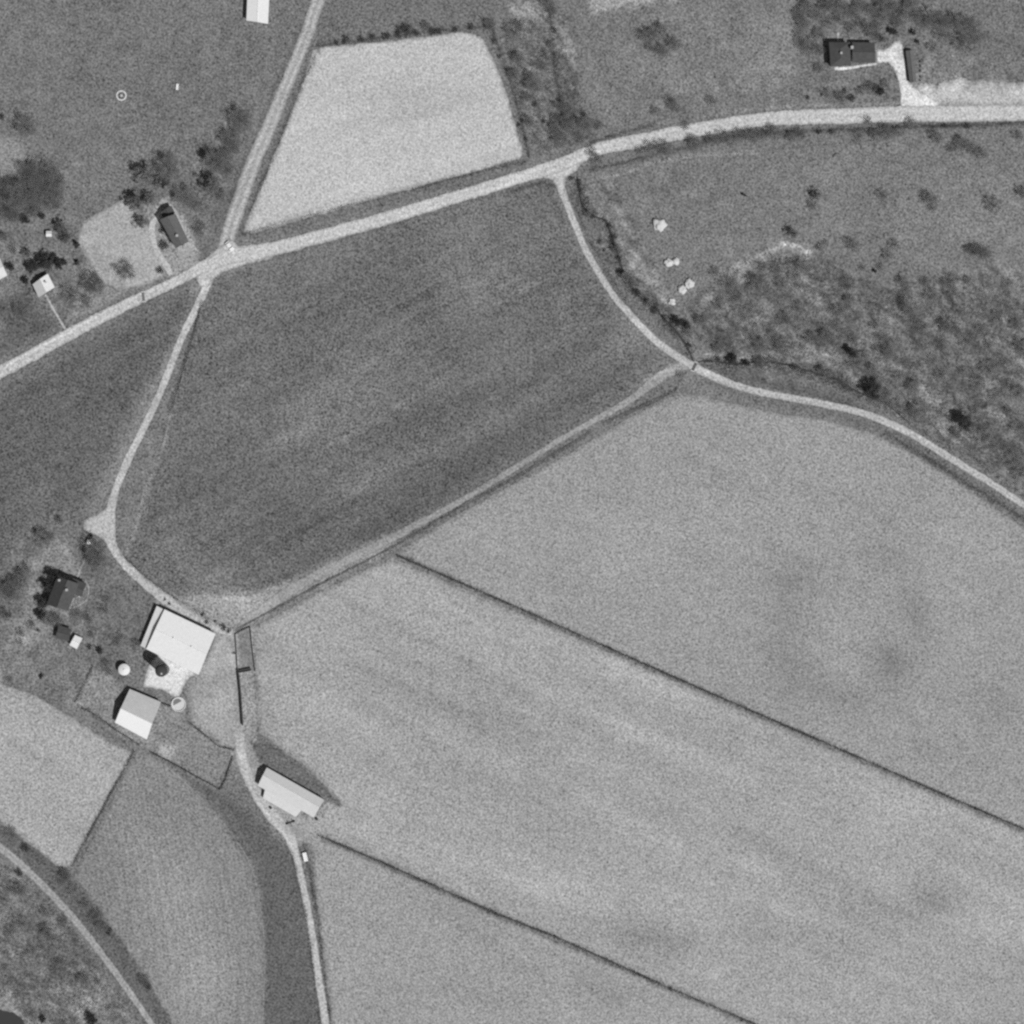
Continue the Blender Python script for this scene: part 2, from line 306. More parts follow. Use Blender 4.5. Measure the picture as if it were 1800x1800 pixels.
STROKES = [  # polyline, half width px, factor   (ditch grass, worn strips, dry grass under fences, mown lines)
    ([(415, 415), (470, 402), (560, 372), (700, 338), (840, 303), (925, 283)], 5, .74),
    ([(405, 425), (470, 412), (560, 386), (700, 350), (840, 317), (925, 297)], 5, .9),
    ([(560, 90), (533, 140), (500, 222), (470, 300), (445, 360), (425, 405)], 5, .72),
    ([(530, 50), (480, 160), (440, 260), (415, 330), (385, 405), (360, 440)], 4, .84),
    ([(470, 455), (560, 430), (700, 392), (840, 350), (945, 322), (968, 330), (985, 370)], 4, .8),
    ([(900, 337), (950, 320), (975, 326)], 6, .85),
    ([(1005, 340), (1040, 430), (1090, 525), (1170, 600), (1210, 628)], 4, .86),
    ([(1030, 300), (1100, 286), (1180, 264), (1230, 258)], 5, .72),
    ([(1040, 250), (1100, 232), (1150, 220)], 3.5, .72),
    ([(1230, 250), (1330, 236), (1430, 230), (1560, 224), (1800, 216)], 5, .72),
    ([(1550, 222), (1700, 222), (1830, 214)], 3.5, .68),
    ([(1060, 312), (1100, 302), (1150, 285), (1230, 272), (1330, 268)], 2.6, 1.6),
    ([(1255, 203), (1330, 190), (1450, 186)], 2, 1.2), ([(1350, 190), (1480, 182), (1580, 182)], 2.5, 1.35),
    ([(1280, 128), (1400, 115)], 2, 1.18), ([(1230, 180), (1280, 165)], 2, 1.15),
    ([(967, 40), (970, 90), (980, 150), (988, 200)], 3, .75),
    ([(900, 10), (925, 25)], 4, 1.15), ([(965, 125), (975, 180)], 3, 1.2),
    ([(865, 50), (885, 105), (900, 150), (915, 210), (930, 278)], 4, .66),
    ([(560, 80), (640, 72), (760, 55), (860, 45)], 5, .72),
    ([(0, 645), (115, 577), (240, 512)], 3, .82), ([(13, 640), (90, 600), (170, 558)], 2, 1.25),
    ([(0, 690), (120, 615), (250, 545)], 4, .9),
    ([(65, 500), (40, 520)], 3, .9), ([(75, 452), (130, 438)], 2, 1.3), ([(50, 460), (68, 448)], 2, 1.25),
    ([(1240, 668), (1340, 705), (1440, 718), (1530, 745), (1620, 795), (1720, 858), (1800, 912)], 7, .84),
    ([(1555, 762), (1640, 812), (1720, 862), (1810, 918)], 3.2, .75),
    ([(1560, 745), (1640, 780), (1740, 836), (1810, 878)], 3, 1.1),
    ([(1225, 640), (1300, 660), (1420, 690), (1500, 712)], 4, .85),
    ([(350, 545), (325, 630), (298, 720)], 2.4, .72), ([(300, 730), (290, 770), (262, 850), (230, 950), (220, 975)], 2.6, 1.45), ([(292, 760), (288, 770)], 3, 1.4),
    ([(215, 975), (260, 1020), (300, 1048), (345, 1078), (395, 1108)], 3.4, .75),
    ([(1000, 570), (700, 740), (560, 810)], 1.6, 1.06), ([(930, 690), (720, 815)], 1.8, 1.09), ([(900, 740), (760, 815), (700, 850)], 1.6, 1.07),
    ([(210, 1000), (300, 1020)], 2, 1.08), ([(380, 1010), (480, 985)], 2.4, 1.2), ([(400, 1030), (520, 1000)], 2.4, 1.15),
    ([(130, 1255), (60, 1215), (0, 1195)], 4, .93), ([(130, 1120), (160, 1140)], 3, .85),
    ([(140, 1225), (190, 1290), (240, 1310)], 2.2, .78),
    ([(262, 1322), (300, 1340), (385, 1388)], 3, .82), ([(290, 1345), (340, 1385), (400, 1430), (440, 1500), (458, 1580)], 4, 1.2),
    ([(470, 1310), (530, 1350), (597, 1412)], 3, .8),
    ([(450, 1200), (455, 1250), (456, 1290)], 3.5, .86), ([(452, 1222), (455, 1232)], 3, .75),
    ([(535, 1485), (550, 1560), (575, 1720), (585, 1830)], 3, .72), ([(512, 1495), (540, 1620), (562, 1800)], 3, .76),
    ([(330, 1268), (360, 1290), (405, 1318)], 4, .8), ([(395, 1110), (412, 1125), (415, 1180)], 4, .95),
    ([(395, 1335), (460, 1420), (515, 1490)], 3, 1.2),
    ([(0, 1455), (60, 1500), (115, 1545), (200, 1655), (290, 1790)], 6, .86), ([(250, 1700), (300, 1790)], 3, 1.12), ([(170, 1590), (225, 1670)], 3, 1.12), ([(215, 1740), (250, 1800)], 2, 1.3),
    ([(0, 1768), (25, 1775), (50, 1795)], 4, 1.4),
    ([(1375, 427), (1400, 432), (1425, 445)], 3.0, 1.8), ([(1285, 478), (1320, 455), (1350, 440), (1380, 430)], 4, 1.5), ([(1420, 445), (1415, 465), (1395, 480)], 3, 1.5), ([(1310, 485), (1340, 500)], 3, 1.5), ([(1240, 622), (1290, 628), (1330, 625), (1360, 620)], 2.4, 1.35),
    ([(1430, 615), (1470, 632), (1490, 655), (1530, 668)], 2.6, 1.3), ([(1520, 600), (1540, 630), (1570, 650), (1600, 640)], 2, 1.2),
    ([(1620, 680), (1660, 725), (1690, 738)], 2.2, 1.35), ([(1720, 718), (1760, 728), (1790, 742)], 2, 1.45), ([(1690, 515), (1740, 528)], 2, 1.3),
    ([(1100, 468), (1130, 490), (1170, 530)], 1.8, 1.25), ([(1110, 440), (1140, 475), (1180, 520)], 1.8, 1.2), ([(1085, 395), (1110, 440)], 3, 1.2),
]

def inside(px, poly):
    x, y = px[:, 0], px[:, 1]; r = np.zeros(len(px), bool); j = len(poly) - 1
    for i in range(len(poly)):
        xi, yi = poly[i]; xj, yj = poly[j]
        if yi != yj:
            c = ((yi > y) != (yj > y)) & (x < (xj - xi) * (y - yi) / (yj - yi) + xi); r ^= c
        j = i
    return r

_rs = random.Random(77)
def field_streaks(poly, ang, n, amp, lmin, lmax, wmin, wmax):
    """cultivation and mowing streaks left in soil and sward"""
    xs = [c[0] for c in poly]; ys = [c[1] for c in poly]; k = 0
    while k < n:
        x, y = _rs.uniform(min(xs), max(xs)), _rs.uniform(min(ys), max(ys))
        if not inside(np.array([[x, y]]), poly)[0]: continue
        k += 1; L = _rs.uniform(lmin, lmax) / 2; t = math.radians(ang + _rs.gauss(0, 2.5)); c, s_ = math.cos(t), math.sin(t)
        STROKES.append(([(x - c * L, y - s_ * L), (x, y + _rs.gauss(0, 2)), (x + c * L, y + s_ * L)], _rs.uniform(wmin, wmax), 1 + _rs.choice((-1, 1)) * amp * _rs.uniform(.4, 1)))
_rs2 = random.Random(99)
SCRUB = [(1240, 600), (1200, 545), (1270, 475), (1340, 445), (1430, 455), (1560, 505), (1650, 485), (1830, 470), (1830, 880), (1700, 800), (1560, 720), (1420, 660), (1290, 640)]
_n = 0
while _n < 260:
    x, y = _rs2.uniform(1200, 1830), _rs2.uniform(440, 880)
    if not inside(np.array([[x, y]]), SCRUB)[0]: continue
    _n += 1; t = math.radians(_rs2.gauss(38, 22)); L = _rs2.uniform(8, 34); q = [(x, y)]
    for _ in range(3): t += _rs2.gauss(0, .3); q.append((q[-1][0] + math.cos(t) * L / 2, q[-1][1] + math.sin(t) * L / 2))
    STROKES.append((q, _rs2.uniform(2.2, 3.6), _rs2.choice((1.35, 1.2, .7, .66, .72, .75))))
_edge = [(275, 1338), (330, 1378), (388, 1440), (432, 1515), (452, 1600), (458, 1700), (452, 1800), (445, 1880)]
for _k in range(1, 26):                        # curved rows following the field's right-hand edge
    STROKES.append(([(x - _k * 9 * (.55 + .45 * min(1, (y - 1330) / 200)), y + _k * 2.5) for x, y in _edge], 3.2, 1.10 if _k % 2 else .94))

def seg_dist(px, pts):
    d = np.full(len(px), 1e9)
    for (ax, ay), (bx, by) in zip(pts[:-1], pts[1:]):
        vx, vy = bx - ax, by - ay; L = vx * vx + vy * vy + 1e-9
        t = np.clip(((px[:, 0] - ax) * vx + (px[:, 1] - ay) * vy) / L, 0, 1)
        d = np.minimum(d, np.hypot(px[:, 0] - ax - t * vx, px[:, 1] - ay - t * vy))
    return d

_G = NR.standard_normal((256, 256))
def vnoise(px, cell, off=0):
    """smooth value noise on pixel coordinates"""
    q = px / cell + off; i = np.floor(q).astype(int); f = q - i; f = f * f * (3 - 2 * f)
    g = lambda dx, dy: _G[(i[:, 0] + dx) % 256, (i[:, 1] + dy) % 256]
    return (g(0, 0) * (1 - f[:, 0]) + g(1, 0) * f[:, 0]) * (1 - f[:, 1]) + (g(0, 1) * (1 - f[:, 0]) + g(1, 1) * f[:, 0]) * f[:, 1]

def albedo(wpts, base, regions=False):
    px = np.stack([wpts[:, 0] / S + 900, 900 - wpts[:, 1] / S], 1)
    a = np.full(len(px), lin(base))
    near = np.where((np.abs(px - 900) < 1100).all(1))[0]
    if regions:
        for poly, v, soft, rag in REGIONS:
            q = px + np.stack([vnoise(px, 22, 3) + .5 * vnoise(px, 7, 9), vnoise(px, 22, 77) + .5 * vnoise(px, 7, 31)], 1) * rag * .6
            ins = inside(q, poly); d = seg_dist(q, list(poly) + [poly[0]]); sdist = np.where(ins, d, -d)
            wgt = np.clip(sdist / (2 * soft) + .5, 0, 1); wgt = wgt * wgt * (3 - 2 * wgt)
            a = a * (1 - wgt) + lin(v) * wgt
    if len(near):
        p = px[near]; m = np.ones(len(p))
        q = p + np.stack([vnoise(p, 16, 3), vnoise(p, 16, 77)], 1) * 3
        for x, y, rx, ry, ang, f in BLOBS:
            t = math.radians(ang); dx, dy = q[:, 0] - x, q[:, 1] - y
            u = (dx * math.cos(t) + dy * math.sin(t)) / rx; v = (-dx * math.sin(t) + dy * math.cos(t)) / ry
            m *= 1 + (f - 1) * (1.5 if abs(f - 1) < .16 else 1.0) * np.exp(-(u * u + v * v) * .9)
        q2 = p + np.stack([vnoise(p, 9, 3), vnoise(p, 9, 77)], 1) * .8
        brk = np.clip(1 + .5 * vnoise(p, 6, 55), .1, 1.7)
        for pts, hw, f in STROKES:
            xs = [c[0] for c in pts]; ys = [c[1] for c in pts]
            k = np.where((p[:, 0] > min(xs) - 3 * hw) & (p[:, 0] < max(xs) + 3 * hw) & (p[:, 1] > min(ys) - 3 * hw) & (p[:, 1] < max(ys) + 3 * hw))[0]
            if len(k):
                d = seg_dist(q2[k], pts) / hw
                m[k] *= 1 + (f - 1) * np.exp(-d ** 2 * .8) * brk[k]
        a[near] *= m
        a = mottle(a, px)
    return np.clip(a, 0.01, 0.85)

MOTTLE = [  # rough mixed ground: polygon, strength
    ([(1230, 610), (1190, 545), (1265, 470), (1340, 430), (1430, 440), (1560, 500), (1650, 470), (1850, 450), (1850, 900), (1700, 810), (1560, 730), (1420, 670), (1285, 650)], .26),
    ([(-50, 1500), (40, 1530), (150, 1650), (270, 1850), (-50, 1850)], .28),
    ([(-50, 1000), (60, 925), (195, 950), (260, 1040), (250, 1140), (200, 1290), (-50, 1200)], .16),
    ([(-50, 395), (130, 395), (290, 490), (120, 575), (-50, 650)], .16), ([(220, 330), (440, 200), (430, 330), (350, 450), (240, 400)], .16),
    ([(870, -50), (1000, -50), (1040, 245), (940, 285)], .3), ([(1000, -50), (1400, -50), (1400, 190), (1040, 245)], .10), ([(1400, -50), (1850, -50), (1850, 190), (1400, 190)], .12),
    ([(1005, 310), (1080, 310), (1200, 560), (1215, 635), (1050, 450)], .3), ([(1590, 90), (1660, 90), (1850, 140), (1850, 190), (1600, 190)], .10),
    ([(1040, 300), (1850, 215), (1850, 480), (1280, 470), (1080, 400)], .07), ([(330, 1100), (460, 1100), (560, 1490), (400, 1340)], .10),
    ([(160, 905), (330, 560), (380, 560), (230, 960)], .10), ([(-50, -50), (560, -50), (440, 260), (90, 330), (-50, 190)], .06)]
def mottle(a, px):
    for poly, amp in MOTTLE:
        xs = [c[0] for c in poly]; ys = [c[1] for c in poly]
        k = np.where((px[:, 0] > min(xs)) & (px[:, 0] < max(xs)) & (px[:, 1] > min(ys)) & (px[:, 1] < max(ys)))[0]
        if not len(k): continue
        p = px[k]; ins = inside(p, poly); k = k[ins]; p = p[ins]
        if not len(k): continue
        fade = np.clip(seg_dist(px[k], list(poly) + [poly[0]]) / 12, 0, 1)
        t = math.radians(35); pr = np.stack([(p[:, 0] * math.cos(t) + p[:, 1] * math.sin(t)) / 2.4, -p[:, 0] * math.sin(t) + p[:, 1] * math.cos(t)], 1)
        if amp > .25: p = pr
        v = .45 * vnoise(p, 26, 40) + .55 * vnoise(p, 12, 50) + (.75 if amp > .25 else .45) * vnoise(p, 5.5, 60)
        a[k] *= np.exp(amp * v * fade)
    return a

def set_alb(me, a):
    at = me.attributes.new('alb', 'FLOAT', 'POINT'); at.data.foreach_set('value', a.astype(np.float32))

def structure(name, me, mat):
    return tag(link_mesh(name, me, mat), kind='structure')

# ground: one sheet to the horizon, finely divided under the picture
fine = np.arange(-184, 184.01, 0.7)
far = np.array([190, 200, 220, 260, 340, 500, 800, 1400, 2400, 4000.])
ax_ = np.concatenate([-far[::-1], fine, far]); n_ = len(ax_)
X, Y = np.meshgrid(ax_, ax_, indexing='ij'); gp = np.stack([X.ravel(), Y.ravel(), np.zeros(n_ * n_)], 1)
idx = np.arange(n_ * n_).reshape(n_, n_)
fc = np.stack([idx[:-1, :-1], idx[1:, :-1], idx[1:, 1:], idx[:-1, 1:]], -1).reshape(-1, 4)
gm = bpy.data.meshes.new('ground'); gm.vertices.add(len(gp)); gm.vertices.foreach_set('co', gp.ravel())
gm.loops.add(fc.size); gm.loops.foreach_set('vertex_index', fc.ravel())
gm.polygons.add(len(fc)); gm.polygons.foreach_set('loop_start', np.arange(0, fc.size, 4)); gm.update()
set_alb(gm, albedo(gp[:, :2], 118, True))
structure('ground', gm, M['meadow'])

def resample(pts, step, closed=False):
    pts = [Vector(p) for p in pts]; outp = []
    if closed: pts = pts + [pts[0]]
    for a, b in zip(pts[:-1], pts[1:]):
        k = max(1, int(round((b - a).length / step)))
        outp += [a.lerp(b, i / k) for i in range(k)]
    if not closed: outp.append(pts[-1])
    return outp

def catmull(pts, per=10):
    pts = [Vector((p[0], p[1])) for p in pts]; q = [pts[0] * 2 - pts[1]] + pts + [pts[-1] * 2 - pts[-2]]; o = []
    for i in range(1, len(q) - 2):
        p0, p1, p2, p3 = q[i - 1:i + 3]
        for k in range(per):
            t = k / per
            o.append(0.5 * ((2 * p1) + (p2 - p0) * t + (2 * p0 - 5 * p1 + 4 * p2 - p3) * t * t + (3 * p1 - p0 - 3 * p2 + p3) * t ** 3))
    o.append(pts[-1]); return o

def sheet(name, poly, z, val, mat, step=1.8, amp=0.35, soft=0.8):
    pw = [Vector(P(x, y).xy) for x, y in poly]
    ed = resample(pw, 0.8, True)
    n = len(ed); js = []
    for i, p in enumerate(ed):
        t = (ed[(i + 1) % n] - ed[i - 1]); t.normalize(); nrm = Vector((-t.y, t.x))
        d = noise.noise(Vector((p.x * .25, p.y * .25, z * 50))) * amp * 1.2 + noise.noise(Vector((p.x * 1.1, p.y * 1.1, 5))) * amp
        js.append(p + nrm * d)
    arr = np.array([tuple(p) for p in js])
    lo, hi = arr.min(0), arr.max(0)
    gx, gy = np.meshgrid(np.arange(lo[0], hi[0], step), np.arange(lo[1], hi[1], step))
    g = np.stack([gx.ravel(), gy.ravel()], 1) + NR.uniform(-.2, .2, (gx.size, 2)) * step
    poly_l = [tuple(p) for p in arr]
    g = g[inside(g, poly_l)]
    if len(g): g = g[seg_dist(g, poly_l + [poly_l[0]]) > step * .35]
    vs = js + [Vector(p) for p in g]
    es = [(i, (i + 1) % n) for i in range(n)]
    v, e, f, *_ = delaunay_2d_cdt(vs, es, [], 1, 1e-5)
    va = np.array([(p.x, p.y, z) for p in v])
    me = bpy.data.meshes.new(name); me.from_pydata(va.tolist(), [], [tuple(t) for t in f]); me.update()
    bm = bmesh.new(); bm.from_mesh(me)
    for q in bm.faces:
        if q.normal.z < 0: q.normal_flip()
    bm.to_mesh(me); bm.free()
    a = albedo(va[:, :2], val); edge = seg_dist(va[:, :2], poly_l + [poly_l[0]])
    k = np.clip(.35 + .65 * edge / soft, 0, 1); k = k * k * (3 - 2 * k)     # the sward thins out into the neighbouring grass
    a = a * k + albedo(va[:, :2], 118, True) * (1 - k)
    set_alb(me, a)
    return structure(name, me, mat)

def strip(name, pts, widths, z, val, mat, nac=8, amp=0.2, tracks=0.0, step=0.9):
    """road strip; widths in px at each control point (or one number)"""
    cp = catmull(pts, 12)
    wl = widths if isinstance(widths, (list, tuple)) else [widths] * len(pts)
    ws = []
    for i in range(len(pts) - 1):
        ws += [wl[i] + (wl[i + 1] - wl[i]) * k / 12 for k in range(12)]
    ws.append(wl[-1])
    c = [Vector(P(p.x, p.y).xy) for p in cp]
    vs = []; ac = []
    seedz = R.random() * 50
    L = [0.0]
    for a, b in zip(c[:-1], c[1:]): L.append(L[-1] + (b - a).length)
    nseg = max(2, int(L[-1] / step)); j = 0
    for k in range(nseg + 1):
        s = L[-1] * k / nseg
        while j < len(L) - 2 and L[j + 1] < s: j += 1
        t = (s - L[j]) / max(1e-6, L[j + 1] - L[j]); t = min(max(t, 0), 1)
        p = c[j].lerp(c[j + 1], t); wd = (ws[j] + (ws[j + 1] - ws[j]) * t) * S
        d = (c[min(j + 2, len(c) - 1)] - c[max(j - 1, 0)]).normalized(); nr = Vector((-d.y, d.x))
        l_ = wd / 2 + amp * (noise.noise(Vector((s * .9, 1, seedz))) + .8 * noise.noise(Vector((s * .2, 4, seedz))))
        r_ = wd / 2 + amp * (noise.noise(Vector((s * .9, 9, seedz))) + .8 * noise.noise(Vector((s * .2, 14, seedz))))
        for i in range(nac + 1):
            u = i / nac; vs.append((p.x + nr.x * (l_ - u * (l_ + r_)), p.y + nr.y * (l_ - u * (l_ + r_)), z)); ac.append(u)
    fs = []
    for k in range(nseg):
        for i in range(nac):
            a = k * (nac + 1) + i; fs.append((a, a + nac + 1, a + nac + 2, a + 1))
    me = bpy.data.meshes.new(name); me.from_pydata(vs, [], fs); me.update()
    if me.polygons[0].normal.z < 0: me.flip_normals()
    va = np.array(vs); a = albedo(va[:, :2], val)
    u = np.array(ac)
    # wheel tracks packed paler, grassy crown and edges darker (worn surface, not light)
    tr = np.exp(-((u - .27) / .12) ** 2) + np.exp(-((u - .73) / .12) ** 2)
    a = a * (1 + tracks * (tr - .5))
    ed_ = np.clip((np.abs(u - .5) - .36) / .14, 0, 1); a = a * (1 - (.30 if val > 60 else 0) * ed_)
    set_alb(me, np.clip(a, 0, .8))
    return structure(name, me, mat)

# ------------------------------------------------------------------ fields
NW_FIELD = [(550, 88), (572, 82), (700, 70), (812, 56), (836, 60), (852, 74), (864, 95), (876, 125), (890, 160), (902, 205), (916, 255), (921, 270), (912, 280), (840, 300), (675, 346), (560, 378), (450, 409), (428, 410), (432, 392), (455, 335), (480, 275), (505, 215), (528, 155)]
CENTRE = [(378, 490), (480, 462), (560, 438), (700, 397), (840, 354), (950, 325), (972, 334), (985, 372), (1010, 425), (1045, 490), (1090, 550), (1140, 602), (1185, 640), (1130, 680), (1000, 757), (900, 818), (800, 878), (690, 934), (600, 972), (510, 1020), (440, 1048), (380, 1052), (300, 1036), (250, 1002), (226, 970), (262, 855), (292, 765), (318, 660), (352, 545)]
LEFT_DARK = [(-60, 715), (0, 684), (120, 618), (250, 550), (335, 508), (332, 540), (300, 610), (250, 700), (205, 790), (170, 870), (140, 900), (90, 912), (55, 930), (25, 965), (0, 1010), (-60, 1020)]
BIG_NE = [(1195, 690), (1260, 703), (1350, 724), (1450, 738), (1530, 760), (1600, 795), (1680, 845), (1800, 928), (1900, 1000), (1900, 1502), (1800, 1457), (1200, 1195), (698, 972), (800, 907), (1000, 797), (1100, 738)]
BIG_MID = [(690, 981), (1200, 1203), (1800, 1465), (1900, 1510), (1900, 1900), (1500, 1877), (1315, 1793), (870, 1602), (562, 1466), (560, 1448), (575, 1424), (602, 1416), (545, 1355), (500, 1322), (470, 1298), (456, 1290), (450, 1200), (446, 1105), (560, 1040)]
BIG_S = [(548, 1478), (562, 1474), (870, 1610), (1315, 1801), (1490, 1882), (1490, 1900), (590, 1900), (582, 1800), (570, 1700), (556, 1580)]
SW_PALE = [(-60, 1190), (0, 1202), (60, 1222), (130, 1262), (190, 1304), (232, 1322), (180, 1420), (124, 1524), (100, 1523), (50, 1482), (0, 1442), (-60, 1400)]
SW_ROW = [(240, 1322), (265, 1326), (300, 1352), (380, 1430), (436, 1515), (458, 1600), (465, 1700), (458, 1800), (450, 1900), (350, 1900), (300, 1790), (250, 1710), (195, 1625), (130, 1540)]
S_DARK = [(280, 1340), (330, 1362), (392, 1395), (450, 1436), (508, 1490), (528, 1560), (545, 1660), (560, 1800), (566, 1900), (453, 1900), (462, 1800), (468, 1700), (461, 1600), (439, 1513), (383, 1428), (303, 1350)]
GARDEN = [(148, 388), (184, 368), (217, 350), (232, 362), (250, 384), (264, 402), (276, 426), (286, 456), (292, 484), (266, 497), (236, 506), (206, 509), (180, 494), (164, 470), (148, 446), (138, 425), (141, 405)]
field_streaks(CENTRE, -29, 130, .13, 80, 320, 4, 9); field_streaks(LEFT_DARK, -29, 40, .10, 60, 200, 4, 9)
field_streaks(BIG_NE, 25, 70, .05, 80, 300, 5, 14); field_streaks(BIG_MID, 25, 150, .075, 80, 380, 5, 16); field_streaks(BIG_S, 25, 50, .05, 60, 260, 5, 12)
field_streaks(NW_FIELD, -16, 40, .05, 60, 220, 4, 9); field_streaks(SW_PALE, 28, 20, .05, 60, 160, 5, 10)
for poly, z, v, mat, amp, soft in ((NW_FIELD, .03, 188, 'stubble_fine', .3, .6), (CENTRE, .02, 110, 'green_crop', .7, 3.0), (LEFT_DARK, .02, 102, 'green_crop', .8, 5.0),
                             (BIG_NE, .03, 152, 'stubble', .35, 1.0), (BIG_MID, .03, 160, 'stubble', .4, 2.0), (BIG_S, .03, 156, 'stubble', .35, 1.0),
                             (SW_PALE, .03, 163, 'stubble', .4, 1.0), (SW_ROW, .03, 134, 'rowcrop', .4, 1.0), (S_DARK, .024, 102, 'meadow', .5, 1.2)):
    sheet('field', poly, z, v, M[mat], 1.25, amp, soft)
sheet('garden_plot', GARDEN, .03, 168, M['stubble_fine'], 1.2, .25, 1.2)

# ------------------------------------------------------------------ roads, lanes, yards
G = M['gravel']
strip('road', [(-60, 686), (0, 654), (60, 622), (117, 590), (190, 552), (253, 521), (311, 494), (360, 468), (410, 450), (470, 440), (560, 417), (675, 385), (800, 347), (900, 316), (985, 290), (1050, 263), (1125, 247), (1225, 228), (1350, 209), (1450, 205), (1600, 200), (1700, 200), (1800, 198), (1880, 197)],
      [22, 22, 22, 22, 21, 18, 17, 22, 27, 26, 24, 23, 22, 22, 24, 22, 25, 25, 24, 27, 28, 29, 28, 28], .060, 192, G, 14, .4, .09)
strip('road', [(590, -60), (560, 0), (540, 58), (519, 112), (495, 170), (474, 222), (446, 285), (424, 345), (406, 400), (392, 446)], [24, 24, 24, 23, 24, 25, 27, 28, 28, 22], .052, 172, G, 12, .25, .32)
sheet('road', [(345, 485), (365, 452), (388, 432), (404, 418), (418, 432), (450, 430), (480, 428), (480, 455), (430, 465), (395, 478), (378, 490), (365, 505), (350, 505)], .056, 190, G, 1.2, .3)
strip('farm_lane', [(374, 470), (360, 510), (340, 552), (317, 600), (277, 700), (229, 800), (207, 850), (196, 890), (192, 930), (197, 957), (214, 985), (240, 1011), (270, 1037), (300, 1059), (340, 1080), (380, 1103), (408, 1112)],
      [16, 14, 13, 13, 13, 13, 13, 16, 24, 18, 15, 16, 19, 20, 18, 14, 14], .046, 184, G, 8, .2, .05)
sheet('farmyard', [(196, 880), (203, 905), (201, 950), (190, 955), (172, 944), (160, 938), (148, 930), (147, 915), (170, 905), (186, 893)], .040, 184, G, 1.2, .4)
sheet('farmyard', [(256, 1056), (300, 1050), (392, 1108), (425, 1104), (417, 1180), (427, 1282), (440, 1310), (452, 1342), (475, 1385), (515, 1425), (535, 1440), (550, 1455), (545, 1478), (528, 1488), (512, 1486), (480, 1448), (450, 1408), (428, 1368), (413, 1338), (408, 1318), (360, 1282), (336, 1262), (326, 1216), (352, 1186), (380, 1118), (330, 1090), (282, 1064)], .034, 163, M['yard'], 1.2, .6, 3.0)
strip('farm_lane', [(420, 1290), (428, 1340), (446, 1384), (478, 1432), (508, 1468), (522, 1510), (533, 1560), (545, 1620), (560, 1720), (573, 1800), (585, 1880)], [18, 20, 20, 24, 20, 13, 13, 13, 14, 14, 14], .046, 186, G, 8, .25, .08)
strip('farm_lane', [(984, 296), (985, 325), (995, 355), (1013, 400), (1030, 440), (1050, 475), (1075, 515), (1105, 550), (1154, 600), (1212, 640), (1250, 660), (1300, 680), (1350, 692), (1450, 711), (1525, 729), (1600, 762), (1675, 808), (1740, 848), (1800, 888), (1880, 940)],
      [30, 15, 12, 12, 12, 12, 11, 12, 13, 14, 15, 13, 13, 13, 13, 13, 13, 12, 12, 12], .046, 180, G, 8, .22, .10)
sheet('road', [(945, 296), (1000, 280), (1030, 275), (1012, 300), (995, 312), (994, 340), (984, 345), (972, 318), (955, 312)], .056, 190, G, 1.2, .3)
strip('track', [(-60, 1440), (0, 1489), (50, 1532), (100, 1582), (150, 1640), (200, 1706), (250, 1776), (300, 1850)], [15, 14, 14, 13, 13, 12, 11, 10], .046, 158, G, 8, .2, .18)
strip('path', [(285, 1342), (330, 1380), (385, 1438), (436, 1512), (457, 1590), (465, 1690), (461, 1800), (455, 1870)], 2.6, .036, 136, M['yard'], 4, .3)
strip('track', [(1206, 640), (1155, 667), (1105, 705), (1000, 764), (900, 826), (800, 886), (690, 945), (600, 990), (500, 1044), (425, 1100)], [18, 17, 12, 10, 11, 11, 15, 18, 20, 16], .036, 156, M['yard'], 6, .3, .0)
sheet('driveway', [(1540, 88), (1558, 86), (1572, 74), (1582, 70), (1589, 84), (1592, 110), (1596, 140), (1606, 152), (1630, 168), (1655, 184), (1645, 192), (1600, 190), (1582, 190), (1584, 165), (1578, 138), (1570, 118), (1560, 110), (1542, 111)], .058, 212, G, 1.0, .2, .4)
sheet('driveway', [(1598, 145), (1650, 150), (1670, 140), (1690, 137), (1800, 145), (1880, 146), (1880, 186), (1650, 188), (1620, 170)], .046, 180, M['yard'], 1.3, .8, 2.5)
strip('path', [(1467, 121), (1490, 120), (1515, 116), (1542, 112)], [6, 5, 4, 4], .058, 205, G, 4, .1)
strip('path', [(1473, 73), (1473, 57)], 3.5, .04, 165, G, 4, .1)
strip('path', [(80, 518), (95, 545), (117, 582)], 4, .04, 178, G, 4, .15)
strip('path', [(156, 965), (146, 990), (136, 1014)], 3.5, .04, 160, G, 4, .15)
strip('path', [(150, 1020), (156, 1035), (152, 1055), (140, 1063), (125, 1070)], 3, .04, 150, G, 4, .15)
strip('path', [(282, 352), (300, 365), (318, 400), (332, 432)], [10, 12, 9, 6], .04, 168, G, 4, .4)
strip('path', [(285, 372), (268, 395), (272, 430), (285, 455), (302, 482)], [10, 11, 11, 10, 12], .042, 186, G, 6, .35)
sheet('barnyard_slab', [(281, 1150), (350, 1184), (330, 1192), (322, 1210), (315, 1228), (300, 1222), (285, 1212), (251, 1208), (257, 1180), (268, 1160)], .05, 216, M['concrete'], 1.2, .3)
sheet('patio', [(311, 437), (331, 427), (335, 436), (338, 446), (318, 458)], .045, 160, M['concrete'], 1.0, .15)
sheet('pen_ground', [(418, 1112), (439, 1104), (448, 1180), (420, 1180)], .042, 128, M['yard'], 1.0, .1)

